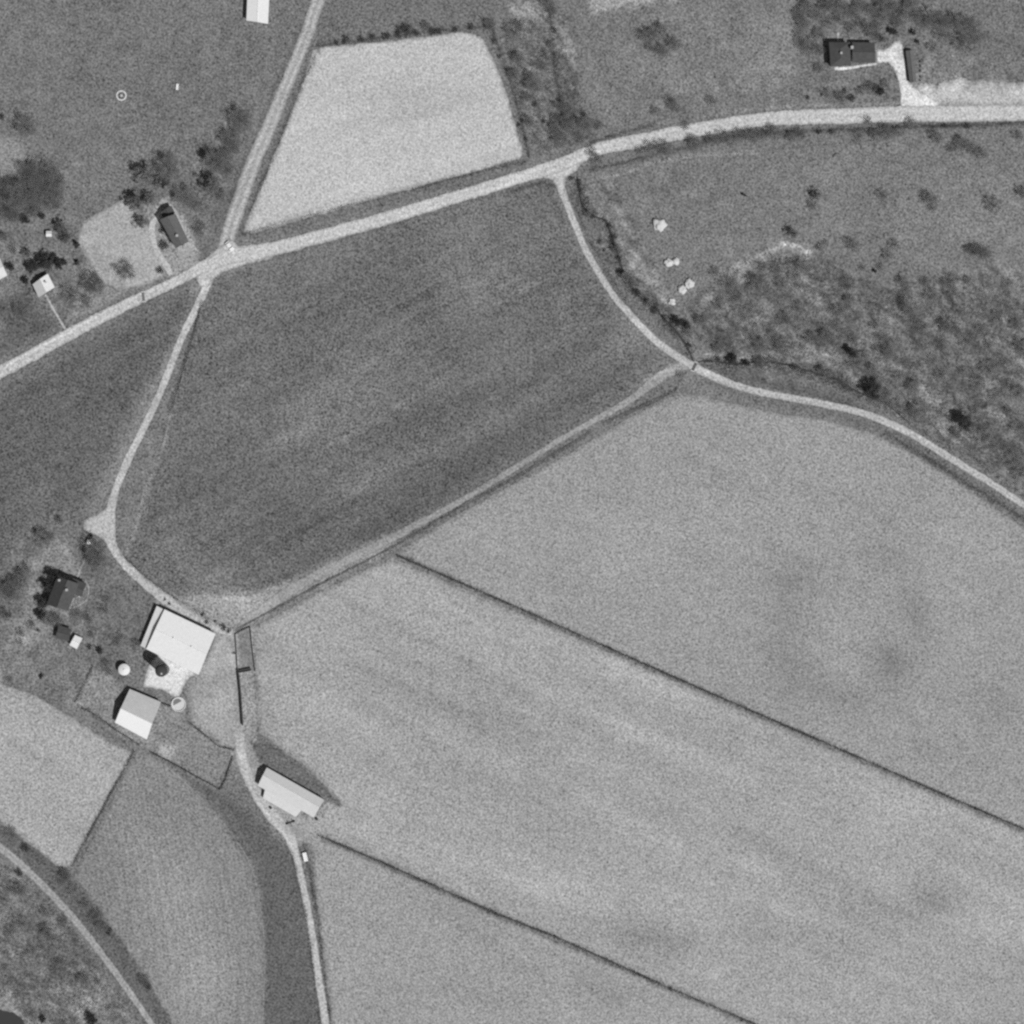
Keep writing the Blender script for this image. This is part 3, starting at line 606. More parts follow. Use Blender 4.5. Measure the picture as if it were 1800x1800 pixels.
# creek, ditch, pond
def water(name, pts, widths, z):
    o = strip(name, pts, widths, z, 40, M['water'], 4, .3, 0); return o
water('creek', [(1014, 310), (1018, 330), (1024, 362), (1045, 380), (1064, 388), (1071, 405), (1080, 432), (1090, 462), (1102, 490), (1118, 515), (1150, 542), (1182, 575), (1200, 598), (1214, 622), (1219, 640)], [3, 4, 3, 3, 3, 4, 4, 4, 4, 3, 3, 3, 3, 3, 3], .024)
water('creek', [(1219, 640), (1240, 634), (1290, 640), (1330, 636), (1380, 640), (1430, 655), (1470, 668), (1510, 690), (1560, 712), (1600, 745)], 2.6, .024)
sheet('pond', [(-60, 1768), (0, 1774), (22, 1780), (40, 1793), (50, 1815), (60, 1850), (-60, 1850)], .03, 60, M['water'], 2, .3)
strip('ditch', [(1192, 682), (1160, 699), (1125, 716), (1064, 741)], [3, 6, 7, 5], .05, 100, M['meadow'], 4, .35)
strip('ditch', [(1040, 757), (1000, 783), (900, 842), (800, 896), (690, 961), (560, 1028), (440, 1093), (414, 1108)], [6, 6, 6, 5, 3.5, 4, 4, 4], .05, 104, M['meadow'], 4, .3)

# ------------------------------------------------------------------ buildings
def L2(a, b, t): return a.lerp(b, t)

def gable(name, label, cat, corners, eave, peak, roof, wall, over=0.35, ridge=0.5, roof_b=None, parent=None, th=0.14, doors=(), windows=(), roof_label=None, hip=0.0, group=None):
    """corners (px, read at eave height): a-b is the eave on the first side, c-d the opposite eave; ridge runs a->b."""
    a, b, c, d = [P(x, y, eave) for x, y in corners]
    o_c = (a + b + c + d) / 4; base = Vector((o_c.x, o_c.y, 0))
    if parent is None:
        root = empty(name, base); tag(root, label, cat, group)
    else: root = parent
    off = base if parent is None else Vector(parent.location)
    a, b, c, d = [p - Vector((off.x, off.y, 0)) for p in (a, b, c, d)]
    e = (b - a).normalized()
    r0 = L2(a, d, ridge); r1 = L2(b, c, ridge); r0.z = r1.z = peak
    if hip: r0 = r0 + e * hip; r1 = r1 - e * hip
    m1 = MB().slab([a, b, r1, r0], th); m2 = MB().slab([d, r0, r1, c][::-1] if False else [c, d, r0, r1], th)
    if roof_b is None:
        m1.v_off = 0
        allm = MB(); allm.add(m1.v, m1.f); allm.add(m2.v, m2.f)
        if hip:
            allm.slab([d, a, r0], th); allm.slab([b, c, r1], th)
        ro = recalc(allm.build('roof', roof, root)); roofs = [ro]
    else:
        s1 = recalc(m1.build('roof_slope', roof, root)); s2 = recalc(m2.build('roof_slope', roof_b, root))
        s1['label'] = roof_label[0]; s2['label'] = roof_label[1]; roofs = [s1, s2]
    cap = MB().tube(r0 + Vector((0, 0, .03)), r1 + Vector((0, 0, .03)), .1, .1, 6)
    cap.build('ridge_cap', roof, roofs[0])
    # walls, set in under the roof
    cen = (a + b + c + d) / 4
    ins = []
    for p in (a, b, c, d):
        q = p + (cen - p).normalized() * over * 1.5; ins.append(q)
    wa, wb, wc, wd = ins; hz = eave - th - .03
    wr0 = L2(wa, wd, ridge); wr1 = L2(wb, wc, ridge)
    pk = peak - th - .2 if not hip else hz
    vs = [Vector((p.x, p.y, 0)) for p in (wa, wb, wc, wd)] + [Vector((p.x, p.y, hz)) for p in (wa, wb, wc, wd)] + [Vector((wr0.x, wr0.y, pk)), Vector((wr1.x, wr1.y, pk))]
    fs = [(0, 1, 5, 4), (2, 3, 7, 6), (1, 2, 6, 9, 5), (3, 0, 4, 8, 7), (4, 5, 9, 8), (6, 7, 8, 9)]
    wl = recalc(MB().add(vs, fs).build('wall', wall, root))
    sides = {'ab': (wa, wb), 'bc': (wb, wc), 'cd': (wc, wd), 'da': (wd, wa)}
    def place(side, t, z, wdt, hgt, nm, mat, dep=.08):
        p, q = sides[side]; p = Vector((p.x, p.y, 0)); q = Vector((q.x, q.y, 0)); x = p.lerp(q, t); dr = (q - p).normalized()
        nrm = Vector((dr.y, -dr.x, 0))
        if (x - Vector((cen.x, cen.y, 0))).dot(nrm) < 0: nrm = -nrm
        x = x + nrm * dep / 2
        return MB().box((x.x, x.y, z + hgt / 2), (wdt, dep, hgt), math.atan2(dr.y, dr.x)).build(nm, mat, root), x, dr, nrm
    for side, t, wdt, hgt in doors:
        dd, x, dr, nrm = place(side, t, .02, wdt, hgt, 'door', M['wood_dark'])
        h = x + nrm * .09 + dr * wdt * .38
        MB().box((h.x, h.y, 1.0), (.1, .1, .16), math.atan2(dr.y, dr.x)).build('handle', M['chrome'], dd)
    for side, t, z in windows:
        fr, x, dr, nrm = place(side, t, z, 1.1, 1.4, 'window', M['wall_white'])
        y = x + nrm * .05
        MB().box((y.x, y.y, z + .7), (.9, .04, 1.2), math.atan2(dr.y, dr.x)).build('pane', M['glass'], fr)
    return root, off, roofs

def chimney(root, off, roof, px, py, top, size=.7, base=2.5):
    p = P(px, py, top) - Vector((off.x, off.y, 0))
    c = MB().box((p.x, p.y, (top + base) / 2), (size, size, top - base)).build('chimney', M['brick'], roof)
    MB().box((p.x, p.y, top + .06), (size + .16, size + .16, .12)).build('chimney_cap', M['brick'], c)

# white-roofed barn cut by the top edge
gable('barn', 'white-roofed barn beside the north road, cut off by the top edge', 'barn', [(437, -60), (433, 36), (471, 42), (476, -60)], 3.4, 4.1, M['metal_white'], M['wall_white'], doors=[('bc', .5, 2.4, 2.4)])

# brick-dark house in the fork of the roads, with rear ell and side porch
h1, o1, r1_ = gable('farmhouse', 'dark grey-roofed house in a tree-ringed yard beside the road junction', 'house', [(281, 386), (309, 437), (332, 425), (309, 376)], 5.4, 7.2, M['shingle_mid'], M['wall_white'], doors=[('bc', .5, 1.0, 2.0)], windows=[('ab', .3, 1.2), ('ab', .7, 1.2), ('cd', .5, 1.2)])
chimney(h1, o1, r1_[0], 311, 414, 8.0)
gable('ell', '', '', [(282, 374), (287, 385), (308, 375), (301, 361)], 3.2, 4.2, M['shingle_dark'], M['wall_white'], parent=h1)

# white house with a paved path down to the road
h2, o2, r2_ = gable('cottage', 'small white-roofed cottage with a straight path down to the road', 'house', [(84, 481), (96, 505), (68, 523), (57, 500)], 2.8, 3.9, M['metal_white'], M['wall_white'], roof_b=M['metal_grey'], roof_label=['bright white front roof slope', 'grey rear roof slope'], doors=[('bc', .5, 1, 2)], windows=[('ab', .3, 1.0), ('ab', .7, 1.0)])  # one roof slope coloured white, the other mid grey
chimney(h2, o2, r2_[0], 80, 496, 4.6, .5, 3)

gable('shed', 'pale-roofed shed at the left edge west of the white cottage', 'shed', [(-30, 452), (0, 454), (13, 484), (-25, 505)], 2.6, 3.6, M['metal_pale'], M['wall_white'])
gable('outhouse', 'tiny white outhouse among trees behind the white cottage', 'shed', [(81, 406), (91, 406), (91, 416), (81, 416)], 1.9, 2.4, M['metal_white'], M['wall_white'], .15, doors=[('bc', .5, .7, 1.6)])

# farmhouse
h3, o3, r3_ = gable('farmhouse', 'large dark-roofed farmhouse west of the big white barn', 'house', [(82, 1062), (101, 1012), (139, 1026), (120, 1074)], 5.6, 8.4, M['shingle_dark'], M['wall_white'], doors=[('cd', .5, 1.0, 2.1)], windows=[('cd', .25, .9), ('cd', .75, .9), ('cd', .25, 3.6), ('cd', .75, 3.6), ('ab', .3, .9), ('ab', .7, .9)])
chimney(h3, o3, r3_[0], 117, 1037, 9.3, .7, 7)
chimney(h3, o3, r3_[0], 104, 1020, 8.9, .6, 6.5)
gable('wing', '', '', [(128, 1016), (152, 1026), (144, 1050), (122, 1042)], 3.6, 5.0, M['shingle_dark'], M['wall_white'], parent=h3)
pr = MB().slab([P(138, 1040, 2.6) - Vector((o3.x, o3.y, 0)), P(145, 1042, 2.6) - Vector((o3.x, o3.y, 0)), P(144, 1050, 2.5) - Vector((o3.x, o3.y, 0)), P(138, 1049, 2.5) - Vector((o3.x, o3.y, 0))], .12)
for x, y in ((144.4, 1042.6), (143.6, 1049.4)):
    q = P(x, y, 0) - Vector((o3.x, o3.y, 0)); pr.tube(q, q + Vector((0, 0, 2.4)), .06, .06)
pr.build('porch', M['white_paint'], h3)['label'] = 'small bright white porch roof'

# paired sheds
gable('shed', 'dark-roofed shed adjoining a small white-roofed shed south of the farmhouse', 'shed', [(104, 1099), (126, 1106), (121, 1127), (97, 1122)], 2.4, 3.4, M['shingle_dark'], M['wall_grey'], doors=[('cd', .4, 1.2, 1.9)])
gable('shed', 'small square white-roofed shed south of the farmhouse', 'shed', [(132, 1116), (145, 1122), (135, 1141), (122, 1134)], 2.2, 2.7, M['metal_white'], M['wall_white'], doors=[('bc', .5, 1.0, 1.8)])

# big white barn with lean-to
b1, ob, rb = gable('barn', 'largest barn, broad white roof with a narrow lean-to on its west side', 'barn', [(289, 1071), (379, 1114), (349, 1186), (257, 1141)], 4.2, 5.0, M['metal_white'], M['wall_white'], .3, doors=[('bc', .5, 3.6, 3.2), ('da', .3, 2.6, 3.0)])
lp = [P(287.5, 1071, 3.3) - Vector((ob.x, ob.y, 0)), P(256.5, 1140, 3.3) - Vector((ob.x, ob.y, 0)), P(247, 1135, 2.6) - Vector((ob.x, ob.y, 0)), P(275.5, 1065, 2.6) - Vector((ob.x, ob.y, 0))]
ll = recalc(MB().slab(lp, .12).build('lean_to', M['metal_white'], b1))
lw = MB()
for (x0, y0), (x1, y1) in (((277, 1067.5), (249.5, 1134)), ((277, 1067.5), (287, 1072)), ((249.5, 1134), (257, 1138))):
    p = P(x0, y0) - Vector((ob.x, ob.y, 0)); q = P(x1, y1) - Vector((ob.x, ob.y, 0)); d = q - p; mid = (p + q) / 2
    lw.box((mid.x, mid.y, 1.2), (d.length, .12, 2.4), math.atan2(d.y, d.x))
lw.build('lean_to_wall', M['wall_white'], b1)
for t in (.3, .7):      # roof ventilators on the ridge
    p = P(300 + 45 * 0, 1100) if False else None
ra = L2(P(289, 1071, 5.0), P(257, 1141, 5.0), .5); rb2 = L2(P(379, 1114, 5.0), P(349, 1186, 5.0), .5)
for t in (.35, .7):
    q = ra.lerp(rb2, t) - Vector((ob.x, ob.y, 0)); MB().lathe((q.x, q.y, 4.9), [(.22, 0), (.22, .35), (.34, .4), (.05, .65)], 10).build('roof_vent', M['metal_white'], b1)

# gable barn
b2, o2b, r2b = gable('barn', 'gabled barn with one bright white slope and one grey slope', 'barn', [(202, 1270), (258, 1300), (283, 1234), (228, 1211)], 2.8, 5.6, M['metal_bright'], M['wall_grey'], .3, ridge=.43, roof_b=M['metal_grey'], roof_label=['bright white south roof slope', 'grey north roof slope'], doors=[('bc', .5, 2.4, 2.6)])  # south slope coloured brighter, north slope coloured greyer
# long barn
b3, o3b, r3b = gable('barn', 'long narrow pale-roofed barn beside the lane at the lower yard', 'barn', [(453, 1381), (551, 1437), (570, 1406), (469, 1349)], 2.9, 4.9, M['metal_pale'], M['wall_grey'], .3, ridge=.6, doors=[('bc', .5, 2.6, 2.6), ('ab', .5, 2.4, 2.4)])
lp = [P(466, 1387, 2.6) - Vector((o3b.x, o3b.y, 0)), P(530, 1424.5, 2.6) - Vector((o3b.x, o3b.y, 0)), P(520, 1436, 2.1) - Vector((o3b.x, o3b.y, 0)), P(462, 1403, 2.1) - Vector((o3b.x, o3b.y, 0))]
recalc(MB().slab(lp, .12).build('lean_to', M['metal_pale'], b3))
for (x0, y0) in ((463, 1402), (480, 1412), (500, 1423), (519, 1434)):
    q = P(x0, y0) - Vector((o3b.x, o3b.y, 0)); MB().tube(q, q + Vector((0, 0, 1.98)), .09, .09).build('lean_to_post', M['wood_post'], b3)

# ranch house upper right : two dark roofs
h4, o4, r4_ = gable('house', 'dark-roofed house in two blocks west of the forked driveway', 'house', [(1457, 74), (1460, 117), (1496, 115), (1494, 74)], 4.2, 5.8, M['shingle_dark'], M['wall_white'], hip=2.6, doors=[('bc', .5, 1.0, 2.1)], windows=[('ab', .3, 1.2), ('ab', .7, 1.2)])
gable('wing', '', '', [(1498, 110), (1539, 110), (1537, 75), (1498, 74)], 3.2, 4.6, M['shingle_dark'], M['wall_white'], parent=h4, windows=[('ab', .3, 1.0), ('ab', .7, 1.0)])
chimney(h4, o4, r4_[0], 1498, 83, 6.4, .8, 2)
chimney(h4, o4, r4_[0], 1479, 93, 6.6, .6, 5)
gable('shed', 'long narrow dark-roofed shed standing along the east side of the driveway', 'shed', [(1592, 89), (1599, 145), (1611, 144), (1606, 88)], 2.0, 2.7, M['shingle_mid'], M['wall_grey'], .2)

# silo
pb = P(288, 1177); root = empty('silo', pb); tag(root, 'tall dark silo throwing a long shadow at the big barn corner', 'silo')
sh = MB().lathe((0, 0, 0), [(2.05, 0), (2.05, 11.2)], 32).build('shell', M['silo_wall'], root)
for k in range(1, 12): MB().lathe((0, 0, k * .95), [(2.08, 0), (2.08, .06)], 32).build('hoop', M['wire'], sh)
dm = MB().lathe((0, 0, 11.2), [(2.15, 0), (2.12, .25), (1.85, .75), (1.3, 1.2), (.6, 1.42), (.08, 1.48)], 32).build('dome', M['silo_cap'], root)
MB().box((.2, -1.0, 12.5), (.6, .6, .3)).build('hatch', M['metal_grey'], dm)
# white bin
pb = P(219.5, 1176.5); root = empty('grain_bin', pb); tag(root, 'round white grain bin between the sheds and the dark silo', 'grain bin')
MB().lathe((0, 0, 0), [(1.95, 0), (1.95, 3.0)], 28).build('shell', M['metal_pale'], root)
cp_ = MB().lathe((0, 0, 3.0), [(2.05, 0), (1.2, .35), (.3, .6), (.05, .62)], 28).build('roof', M['metal_white'], root)
MB().lathe((0, 0, 3.58), [(.3, 0), (.3, .18), (.05, .25)], 12).build('roof_cap', M['metal_pale'], cp_)
# round concrete pit
pb = P(314, 1238); root = empty('concrete_tank', pb); tag(root, 'low round concrete tank, dark on one side, beside the barnyard slab', 'tank')
rim = MB()
n = 32
vs = []
for r, z in ((2.6, 0), (2.6, .55), (2.3, .55), (2.3, .12)):
    for i in range(n): t = 2 * math.pi * i / n; vs.append((r * math.cos(t), r * math.sin(t), z))
rim.add(vs, [(k * n + i, k * n + (i + 1) % n, (k + 1) * n + (i + 1) % n, (k + 1) * n + i) for k in range(3) for i in range(n)])
rim.build('rim', M['stone'], root)
fl = MB(); fl.add([(2.3 * math.cos(2 * math.pi * i / n), 2.3 * math.sin(2 * math.pi * i / n), .14) for i in range(n)], [tuple(range(n))]); fl.build('floor_slab', M['stone'], root)
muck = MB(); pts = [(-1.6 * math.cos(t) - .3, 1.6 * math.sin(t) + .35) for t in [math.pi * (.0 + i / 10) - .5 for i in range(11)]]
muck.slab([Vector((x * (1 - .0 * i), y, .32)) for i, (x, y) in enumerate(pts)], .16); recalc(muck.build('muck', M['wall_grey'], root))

# ------------------------------------------------------------------ fences and walls
post_me = MB().box((0, 0, .6), (.14, .14, 1.2)).mesh('post'); post_me.materials.append(M['wood_post'])
def fence(label, pts, spacing=4.0, wires=3, name='wire_fence', rail=False, group=None, hgt=1.15):
    pw = [P(x, y) for x, y in pts]
    root = empty(name, pw[0]); tag(root, label, 'fence', group)
    loc = [p - pw[0] for p in resample(pw, spacing)]
    for p in loc:
        o = bpy.data.objects.new('post', post_me); COL.objects.link(o); o.parent = root; o.location = p
        o.rotation_euler = (R.uniform(-.05, .05), R.uniform(-.05, .05), R.random())
    mb = MB()
    for a, b in zip(loc[:-1], loc[1:]):
        for k in range(wires):
            z = Vector((0, 0, hgt * (k + 1) / (wires + .05)))
            if rail:
                d = b - a; m = (a + b) / 2 + z - Vector((0, 0, .08)); mb.box(m, (d.length, .05, .17), math.atan2(d.y, d.x))
            else: mb.tube(a + z, b + z, .012, .012, 4, False)
    mb.build('rail' if rail else 'wire', M['wood_post'] if rail else M['wire'], root)
    return root

def weeds(label, lines, width, hgt, dens, mat, seed, name='tall_weeds'):
    """rank grass and weeds nobody could count"""
    rg = random.Random(seed); mb = MB()
    for pts in lines:
        pw = resample([P(x, y) for x, y in pts], 1.0)
        for a, b in zip(pw[:-1], pw[1:]):
            d = (b - a); L = d.length; d.normalize(); nr = Vector((-d.y, d.x, 0))
            loc_d = max(0, dens * (1 + 1.4 * noise.noise(Vector((a.x * .14, a.y * .14, seed)))))
            for _ in range(int(loc_d * L)):
                p = a + d * rg.random() * L + nr * rg.gauss(0, width / 2.6)
                h = hgt * rg.uniform(.5, 1.25); t = rg.random() * 6.283; wd = rg.uniform(.1, .28)
                ln = Vector((math.cos(t), math.sin(t), 0)); sd_ = Vector((-ln.y, ln.x, 0))
                tip = p + ln * rg.uniform(.1, .55) + Vector((0, 0, h))
                z0 = Vector((0, 0, .04))
                mb.add([p - sd_ * wd / 2 + z0, p + sd_ * wd / 2 + z0, tip], [(0, 1, 2)])
    o = mb.build(name, mat, None); tag(o, label, None, kind='stuff'); return o

F1 = [(697, 976), (760, 1003), (900, 1064), (1050, 1130), (1200, 1197), (1400, 1284), (1600, 1371), (1715, 1421), (1830, 1470)]
F2 = [(560, 1469), (620, 1494), (700, 1529), (800, 1574), (872, 1606), (975, 1646), (1100, 1702), (1178, 1738), (1260, 1772), (1340, 1806), (1400, 1832)]
F3 = [(236, 1320), (205, 1376), (165, 1450), (126, 1523)]
fence('long weed-grown wire fence running right from the ditch across the big pale field', F1, 4.5)
fence('weed-grown wire fence running from the long barn to the bottom edge', F2, 4.5)
fence('short dark fence line between the left pale field and the row crop', F3, 4.0)
fence('wire fence along the edge of the dark centre field beside the farm lane', [(356, 530), (345, 570), (320, 650), (298, 730), (289, 770), (262, 855), (232, 945), (220, 975)], 5.0)
fence('pasture fence curving along the south side of the main road', [(1062, 312), (1100, 303), (1150, 286), (1225, 273), (1330, 268), (1450, 256), (1560, 246)], 5.0)
fence('fence round the pasture corner west of the gabled barn', [(163, 1170), (150, 1200), (131, 1234), (165, 1255), (205, 1284), (245, 1309)], 3.0)
fence('board fence between the gabled barn and the barnyard slab', [(230, 1210), (255, 1222), (285, 1236), (300, 1241)], 2.4, 3, 'board_fence', True)
fence('fence from the lower yard gate down to the dark field corner', [(409, 1330), (403, 1350), (396, 1372), (387, 1388), (340, 1362), (300, 1340), (265, 1322)], 2.6, 3, 'board_fence', True)
fence('fence on the south side of the farmyard grass below the round tank', [(333, 1270), (360, 1292), (385, 1312), (412, 1318)], 2.6)
fence('small pen of board fence at the north end of the dark wall', [(418, 1180), (416, 1145), (414, 1115), (428, 1107), (440, 1102), (444, 1140), (449, 1180)], 2.4, 4, 'board_fence', True)
fence('fence on the west side of the pale garden plot', [(130, 428), (131, 460), (148, 485), (163, 508)], 3.0)
fence('fence along the right-hand edge of the pale upper field', [(868, 55), (885, 105), (902, 160), (918, 220), (931, 278)], 4.0)
# tall dark board wall
wr = [P(419, 1180), P(423, 1215), P(427, 1274)]
root = empty('board_wall', wr[0]); tag(root, 'tall straight dark board wall down the middle of the farmyard', 'wall')
mb = MB(); pm = MB()
for a, b in zip(wr[:-1], wr[1:]):
    d = b - a; m = (a + b) / 2 - wr[0]; mb.box((m.x, m.y, .95), (d.length, .3, 1.9), math.atan2(d.y, d.x))
mb.build('panel', M['wood_dark'], root)
for p in resample(wr, 2.4):
    q = p - wr[0]; o = MB().box((q.x, q.y, 1.0), (.24, .5, 2.0)).build('post', M['wood_dark'], root)
a, b = P(420, 1180), P(441, 1176); root = empty('feed_bunk', (a + b) / 2); tag(root, 'dark wooden feed bunk closing the south end of the small pen', 'trough')
d = b - a; rz = math.atan2(d.y, d.x)
MB().box((0, 0, .5), (d.length, 1.0, .1), rz).build('bed', M['wood_dark'], root)
for s_ in (-1, 1):
    o_ = Vector((-math.sin(rz), math.cos(rz), 0)) * .5 * s_
    MB().box((o_.x, o_.y, .75), (d.length, .08, .6), rz).build('side', M['wood_dark'], root)
for k in (-.45, 0, .45):
    q = d * k; MB().box((q.x, q.y, .22), (.16, .9, .44), rz).build('leg', M['wood_dark'], root)

weeds('rank dark weeds grown up along the field fences', [F1, F2], .6, .5, 22, M['weeds'], 3)
weeds('dark weeds along the short fence at the left pale field', [F3], .6, .5, 20, M['weeds'], 4)
weeds('dark weeds filling the drainage ditch between the two big fields', [[(1190, 684), (1125, 716), (1066, 741)], [(1040, 757), (900, 843), (800, 897), (690, 962), (560, 1029), (440, 1094)]], .8, .35, 6, M['weeds'], 5)
weeds('tall verge weeds along the roads', [[(425, 412), (560, 374), (700, 339), (840, 303), (925, 284)], [(556, 95), (533, 145), (500, 225), (470, 300), (440, 372)], [(560, 80), (640, 72), (760, 56), (862, 46)], [(866, 55), (885, 108), (900, 150), (918, 220), (930, 276)],
       [(1035, 298), (1100, 285), (1170, 266), (1225, 256)], [(1040, 250), (1100, 231), (1150, 219)], [(1240, 246), (1330, 234), (1430, 230), (1560, 224), (1700, 220), (1830, 214)], [(905, 336), (955, 321), (975, 328)], [(1000, 340), (1040, 430), (1100, 530)],
       [(218, 978), (262, 1020), (300, 1046), (345, 1076), (395, 1106)], [(512, 1498), (540, 1620), (562, 1800)], [(536, 1490), (556, 1600), (580, 1790)], [(1556, 762), (1640, 812), (1720, 862), (1810, 918)]], .8, .45, 8, M['weeds'], 6)
weeds('dark weeds along the fence beside the farm lane', [[(354, 532), (342, 580), (322, 650), (300, 724)]], .5, .5, 14, M['weeds'], 11)
weeds('weeds along the farmyard and paddock fences', [[(163, 1170), (150, 1200), (131, 1234)], [(142, 1243), (165, 1255), (205, 1284), (245, 1309)], [(230, 1210), (255, 1222), (285, 1236), (300, 1241)], [(333, 1270), (360, 1292), (385, 1312), (412, 1318)], [(409, 1330), (403, 1350), (396, 1372), (387, 1388)], [(387, 1388), (340, 1362), (300, 1340), (265, 1322)]], .5, .5, 15, M['weeds'], 12)
weeds('dark brush down the winding drain east of the pale field', [[(966, 20), (969, 60), (973, 100), (981, 150), (989, 195), (980, 225)]], 1.5, .7, 13, M['weeds'], 13)
weeds('dark rushes and weeds along the creek', [[(1014, 310), (1018, 330), (1024, 362), (1045, 380), (1064, 388), (1071, 405), (1080, 432), (1090, 462), (1102, 490), (1118, 515), (1150, 542), (1182, 575), (1200, 598), (1214, 622)]], 3.6, .7, 30, M['weeds'], 8)
weeds('dark growth along the creek below the scrub', [[(1240, 634), (1290, 640), (1330, 638), (1380, 642), (1430, 656), (1470, 668), (1510, 690), (1560, 712)]], 3.6, .7, 26, M['weeds'], 9)

# ------------------------------------------------------------------ trees and shrubs
def bare_crown(seed, r=3.0, h=6.0, ntw=1000):
    rg = random.Random(seed); tr = MB(); cr = MB()
    lean = Vector((rg.uniform(-.2, .2), rg.uniform(-.2, .2), 0))
    top = Vector((0, 0, h * .42)) + lean
    tr.tube((0, 0, 0), top, .22, .15, 7); tr.tube(top, top + Vector((lean.x, lean.y, h * .25)), .15, .06, 6)
    ends = []
    nl = rg.randint(6, 9); a0 = rg.random() * 6.28
    for i in range(nl):
        a = a0 + i * 6.283 / nl + rg.uniform(-.4, .4); rr = r * rg.uniform(.45, .8)
        st = Vector((0, 0, h * rg.uniform(.3, .55))) + lean * .7
        e = Vector((math.cos(a) * rr, math.sin(a) * rr, h * rg.uniform(.55, .9)))
        mid = st.lerp(e, .5) + Vector((0, 0, h * .05))
        tr.tube(st, mid, .09, .06, 5); tr.tube(mid, e, .06, .03, 5)
        for k in range(4):
            s0 = mid.lerp(e, rg.random()); b = a + rg.uniform(-1.1, 1.1)
            e2 = s0 + Vector((math.cos(b), math.sin(b), rg.uniform(.1, .8))) * r * rg.uniform(.25, .45)
            cr.tube(s0, e2, .04, .015, 3, False); ends.append((s0, e2))
    for i in range(ntw):
        s0, e2 = rg.choice(ends)
        if i % 2:
            a = rg.random() * 6.283; q_ = math.sqrt(rg.random()) * r * .85 * (1 + .25 * math.sin(3 * a + seed) + .15 * math.sin(7 * a + 2 * seed)); s0 = e2 = Vector((math.cos(a) * q_, math.sin(a) * q_, h * (.85 - .35 * (q_ / r) ** 2) * rg.uniform(.6, 1)))
        p = s0.lerp(e2, rg.uniform(.2, 1.1)) + Vector((rg.gauss(0, .1), rg.gauss(0, .1), rg.gauss(0, .15))) * r
        d = Vector((rg.gauss(0, 1) + p.x * .25, rg.gauss(0, 1) + p.y * .25, rg.gauss(.5, .6))).normalized()
        L = rg.uniform(.35, .9); t = Vector((d.y, -d.x, rg.uniform(-.4, .4)))
        if t.length < .01: continue
        t.normalize(); wd = rg.uniform(.012, .03)
        q = p + d * L
        cr.add([p - t * wd, p + t * wd, q], [(0, 1, 2)])
    return tr.mesh('trunk'), cr.mesh('crown')

def leaf_crown(seed, r=3.0, h=6.0, n=1800, leaf=.34, conic=False, base=.3, squash=1.0):
    rg = random.Random(seed); tr = MB(); cr = MB()
    tr.tube((0, 0, 0), (0, 0, h * .5), .2, .1, 7)
    for i in range(6):
        a = rg.random() * 6.28; tr.tube((0, 0, h * rg.uniform(.2, .45)), (math.cos(a) * r * .6, math.sin(a) * r * .6, h * rg.uniform(.45, .75)), .07, .03, 5)
    cl = []
    for i in range(26):
        a = rg.random() * 6.283
        if conic:
            z = rg.random() ** 1.3; rr = r * (1 - z * .85) * math.sqrt(rg.random()) * .85; cl.append((Vector((math.cos(a) * rr, math.sin(a) * rr, h * (.12 + .85 * z))), r * .26 * (1.1 - z * .7)))
        else:
            u = rg.random() ** .5; z = rg.uniform(-1, 1); q = math.sqrt(1 - z * z) * u
            cl.append((Vector((math.cos(a) * q * r * .78, math.sin(a) * q * r * .78, h * (base + (1 - base) * .5 + z * u * (1 - base) * .42))), r * rg.uniform(.18, .36)))
    for i in range(n):
        c, rad = rg.choice(cl)
        d = Vector((rg.gauss(0, 1), rg.gauss(0, 1), rg.gauss(0, 1))).normalized()
        p = c + d * rad * rg.uniform(.4, 1.1)
        if p.z < .1: p.z = .1
        nn = (d + Vector((rg.gauss(0, .5), rg.gauss(0, .5), rg.gauss(.3, .5)))).normalized()
        t = nn.orthogonal().normalized(); b = nn.cross(t); an = rg.random() * 6.28
        t, b = t * math.cos(an) + b * math.sin(an), b * math.cos(an) - t * math.sin(an)
        s1 = leaf * rg.uniform(.6, 1.3)
        cr.add([p - t * s1 * .5, p + b * s1 * .32, p + t * s1 * .5, p - b * s1 * .32], [(0, 1, 2, 3)])
    return tr.mesh('trunk'), cr.mesh('crown')

PROTO = {'bare': [], 'leafy': [], 'dark': [], 'cedar': [], 'shrub': [], 'faint': [], 'sapling': []}
for k in range(6):
    t, c = bare_crown(100 + k, 3, 6.5, 1900); PROTO['bare'].append((t, c, 'twigs'))
for k in range(4):
    t, c = bare_crown(140 + k, 3, 4.5, 1100); PROTO['faint'].append((t, c, 'twigs'))
for k in range(6):
    t, c = bare_crown(170 + k, 3, 3.0, 1000); PROTO['sapling'].append((t, c, 'twigs_pale'))
for k in range(4):
    t, c = leaf_crown(200 + k, 3, 6.0, 1500, .36); PROTO['leafy'].append((t, c, 'leaf_mid'))
for k in range(4):
    t, c = leaf_crown(300 + k, 3, 6.5, 2200, .36); PROTO['dark'].append((t, c, 'leaf_dark'))
for k in range(3):
    t, c = leaf_crown(400 + k, 3, 7.5, 2000, .4, True); PROTO['cedar'].append((t, c, 'leaf_dark'))
for k in range(5):
    t, c = leaf_crown(500 + k, 3, 3.6, 700, .36, False, .05); PROTO['shrub'].append((t, c, 'weeds'))
for lst in PROTO.values():
    for t, c, m in lst: t.materials.append(M['bark']); c.materials.append(M[m])

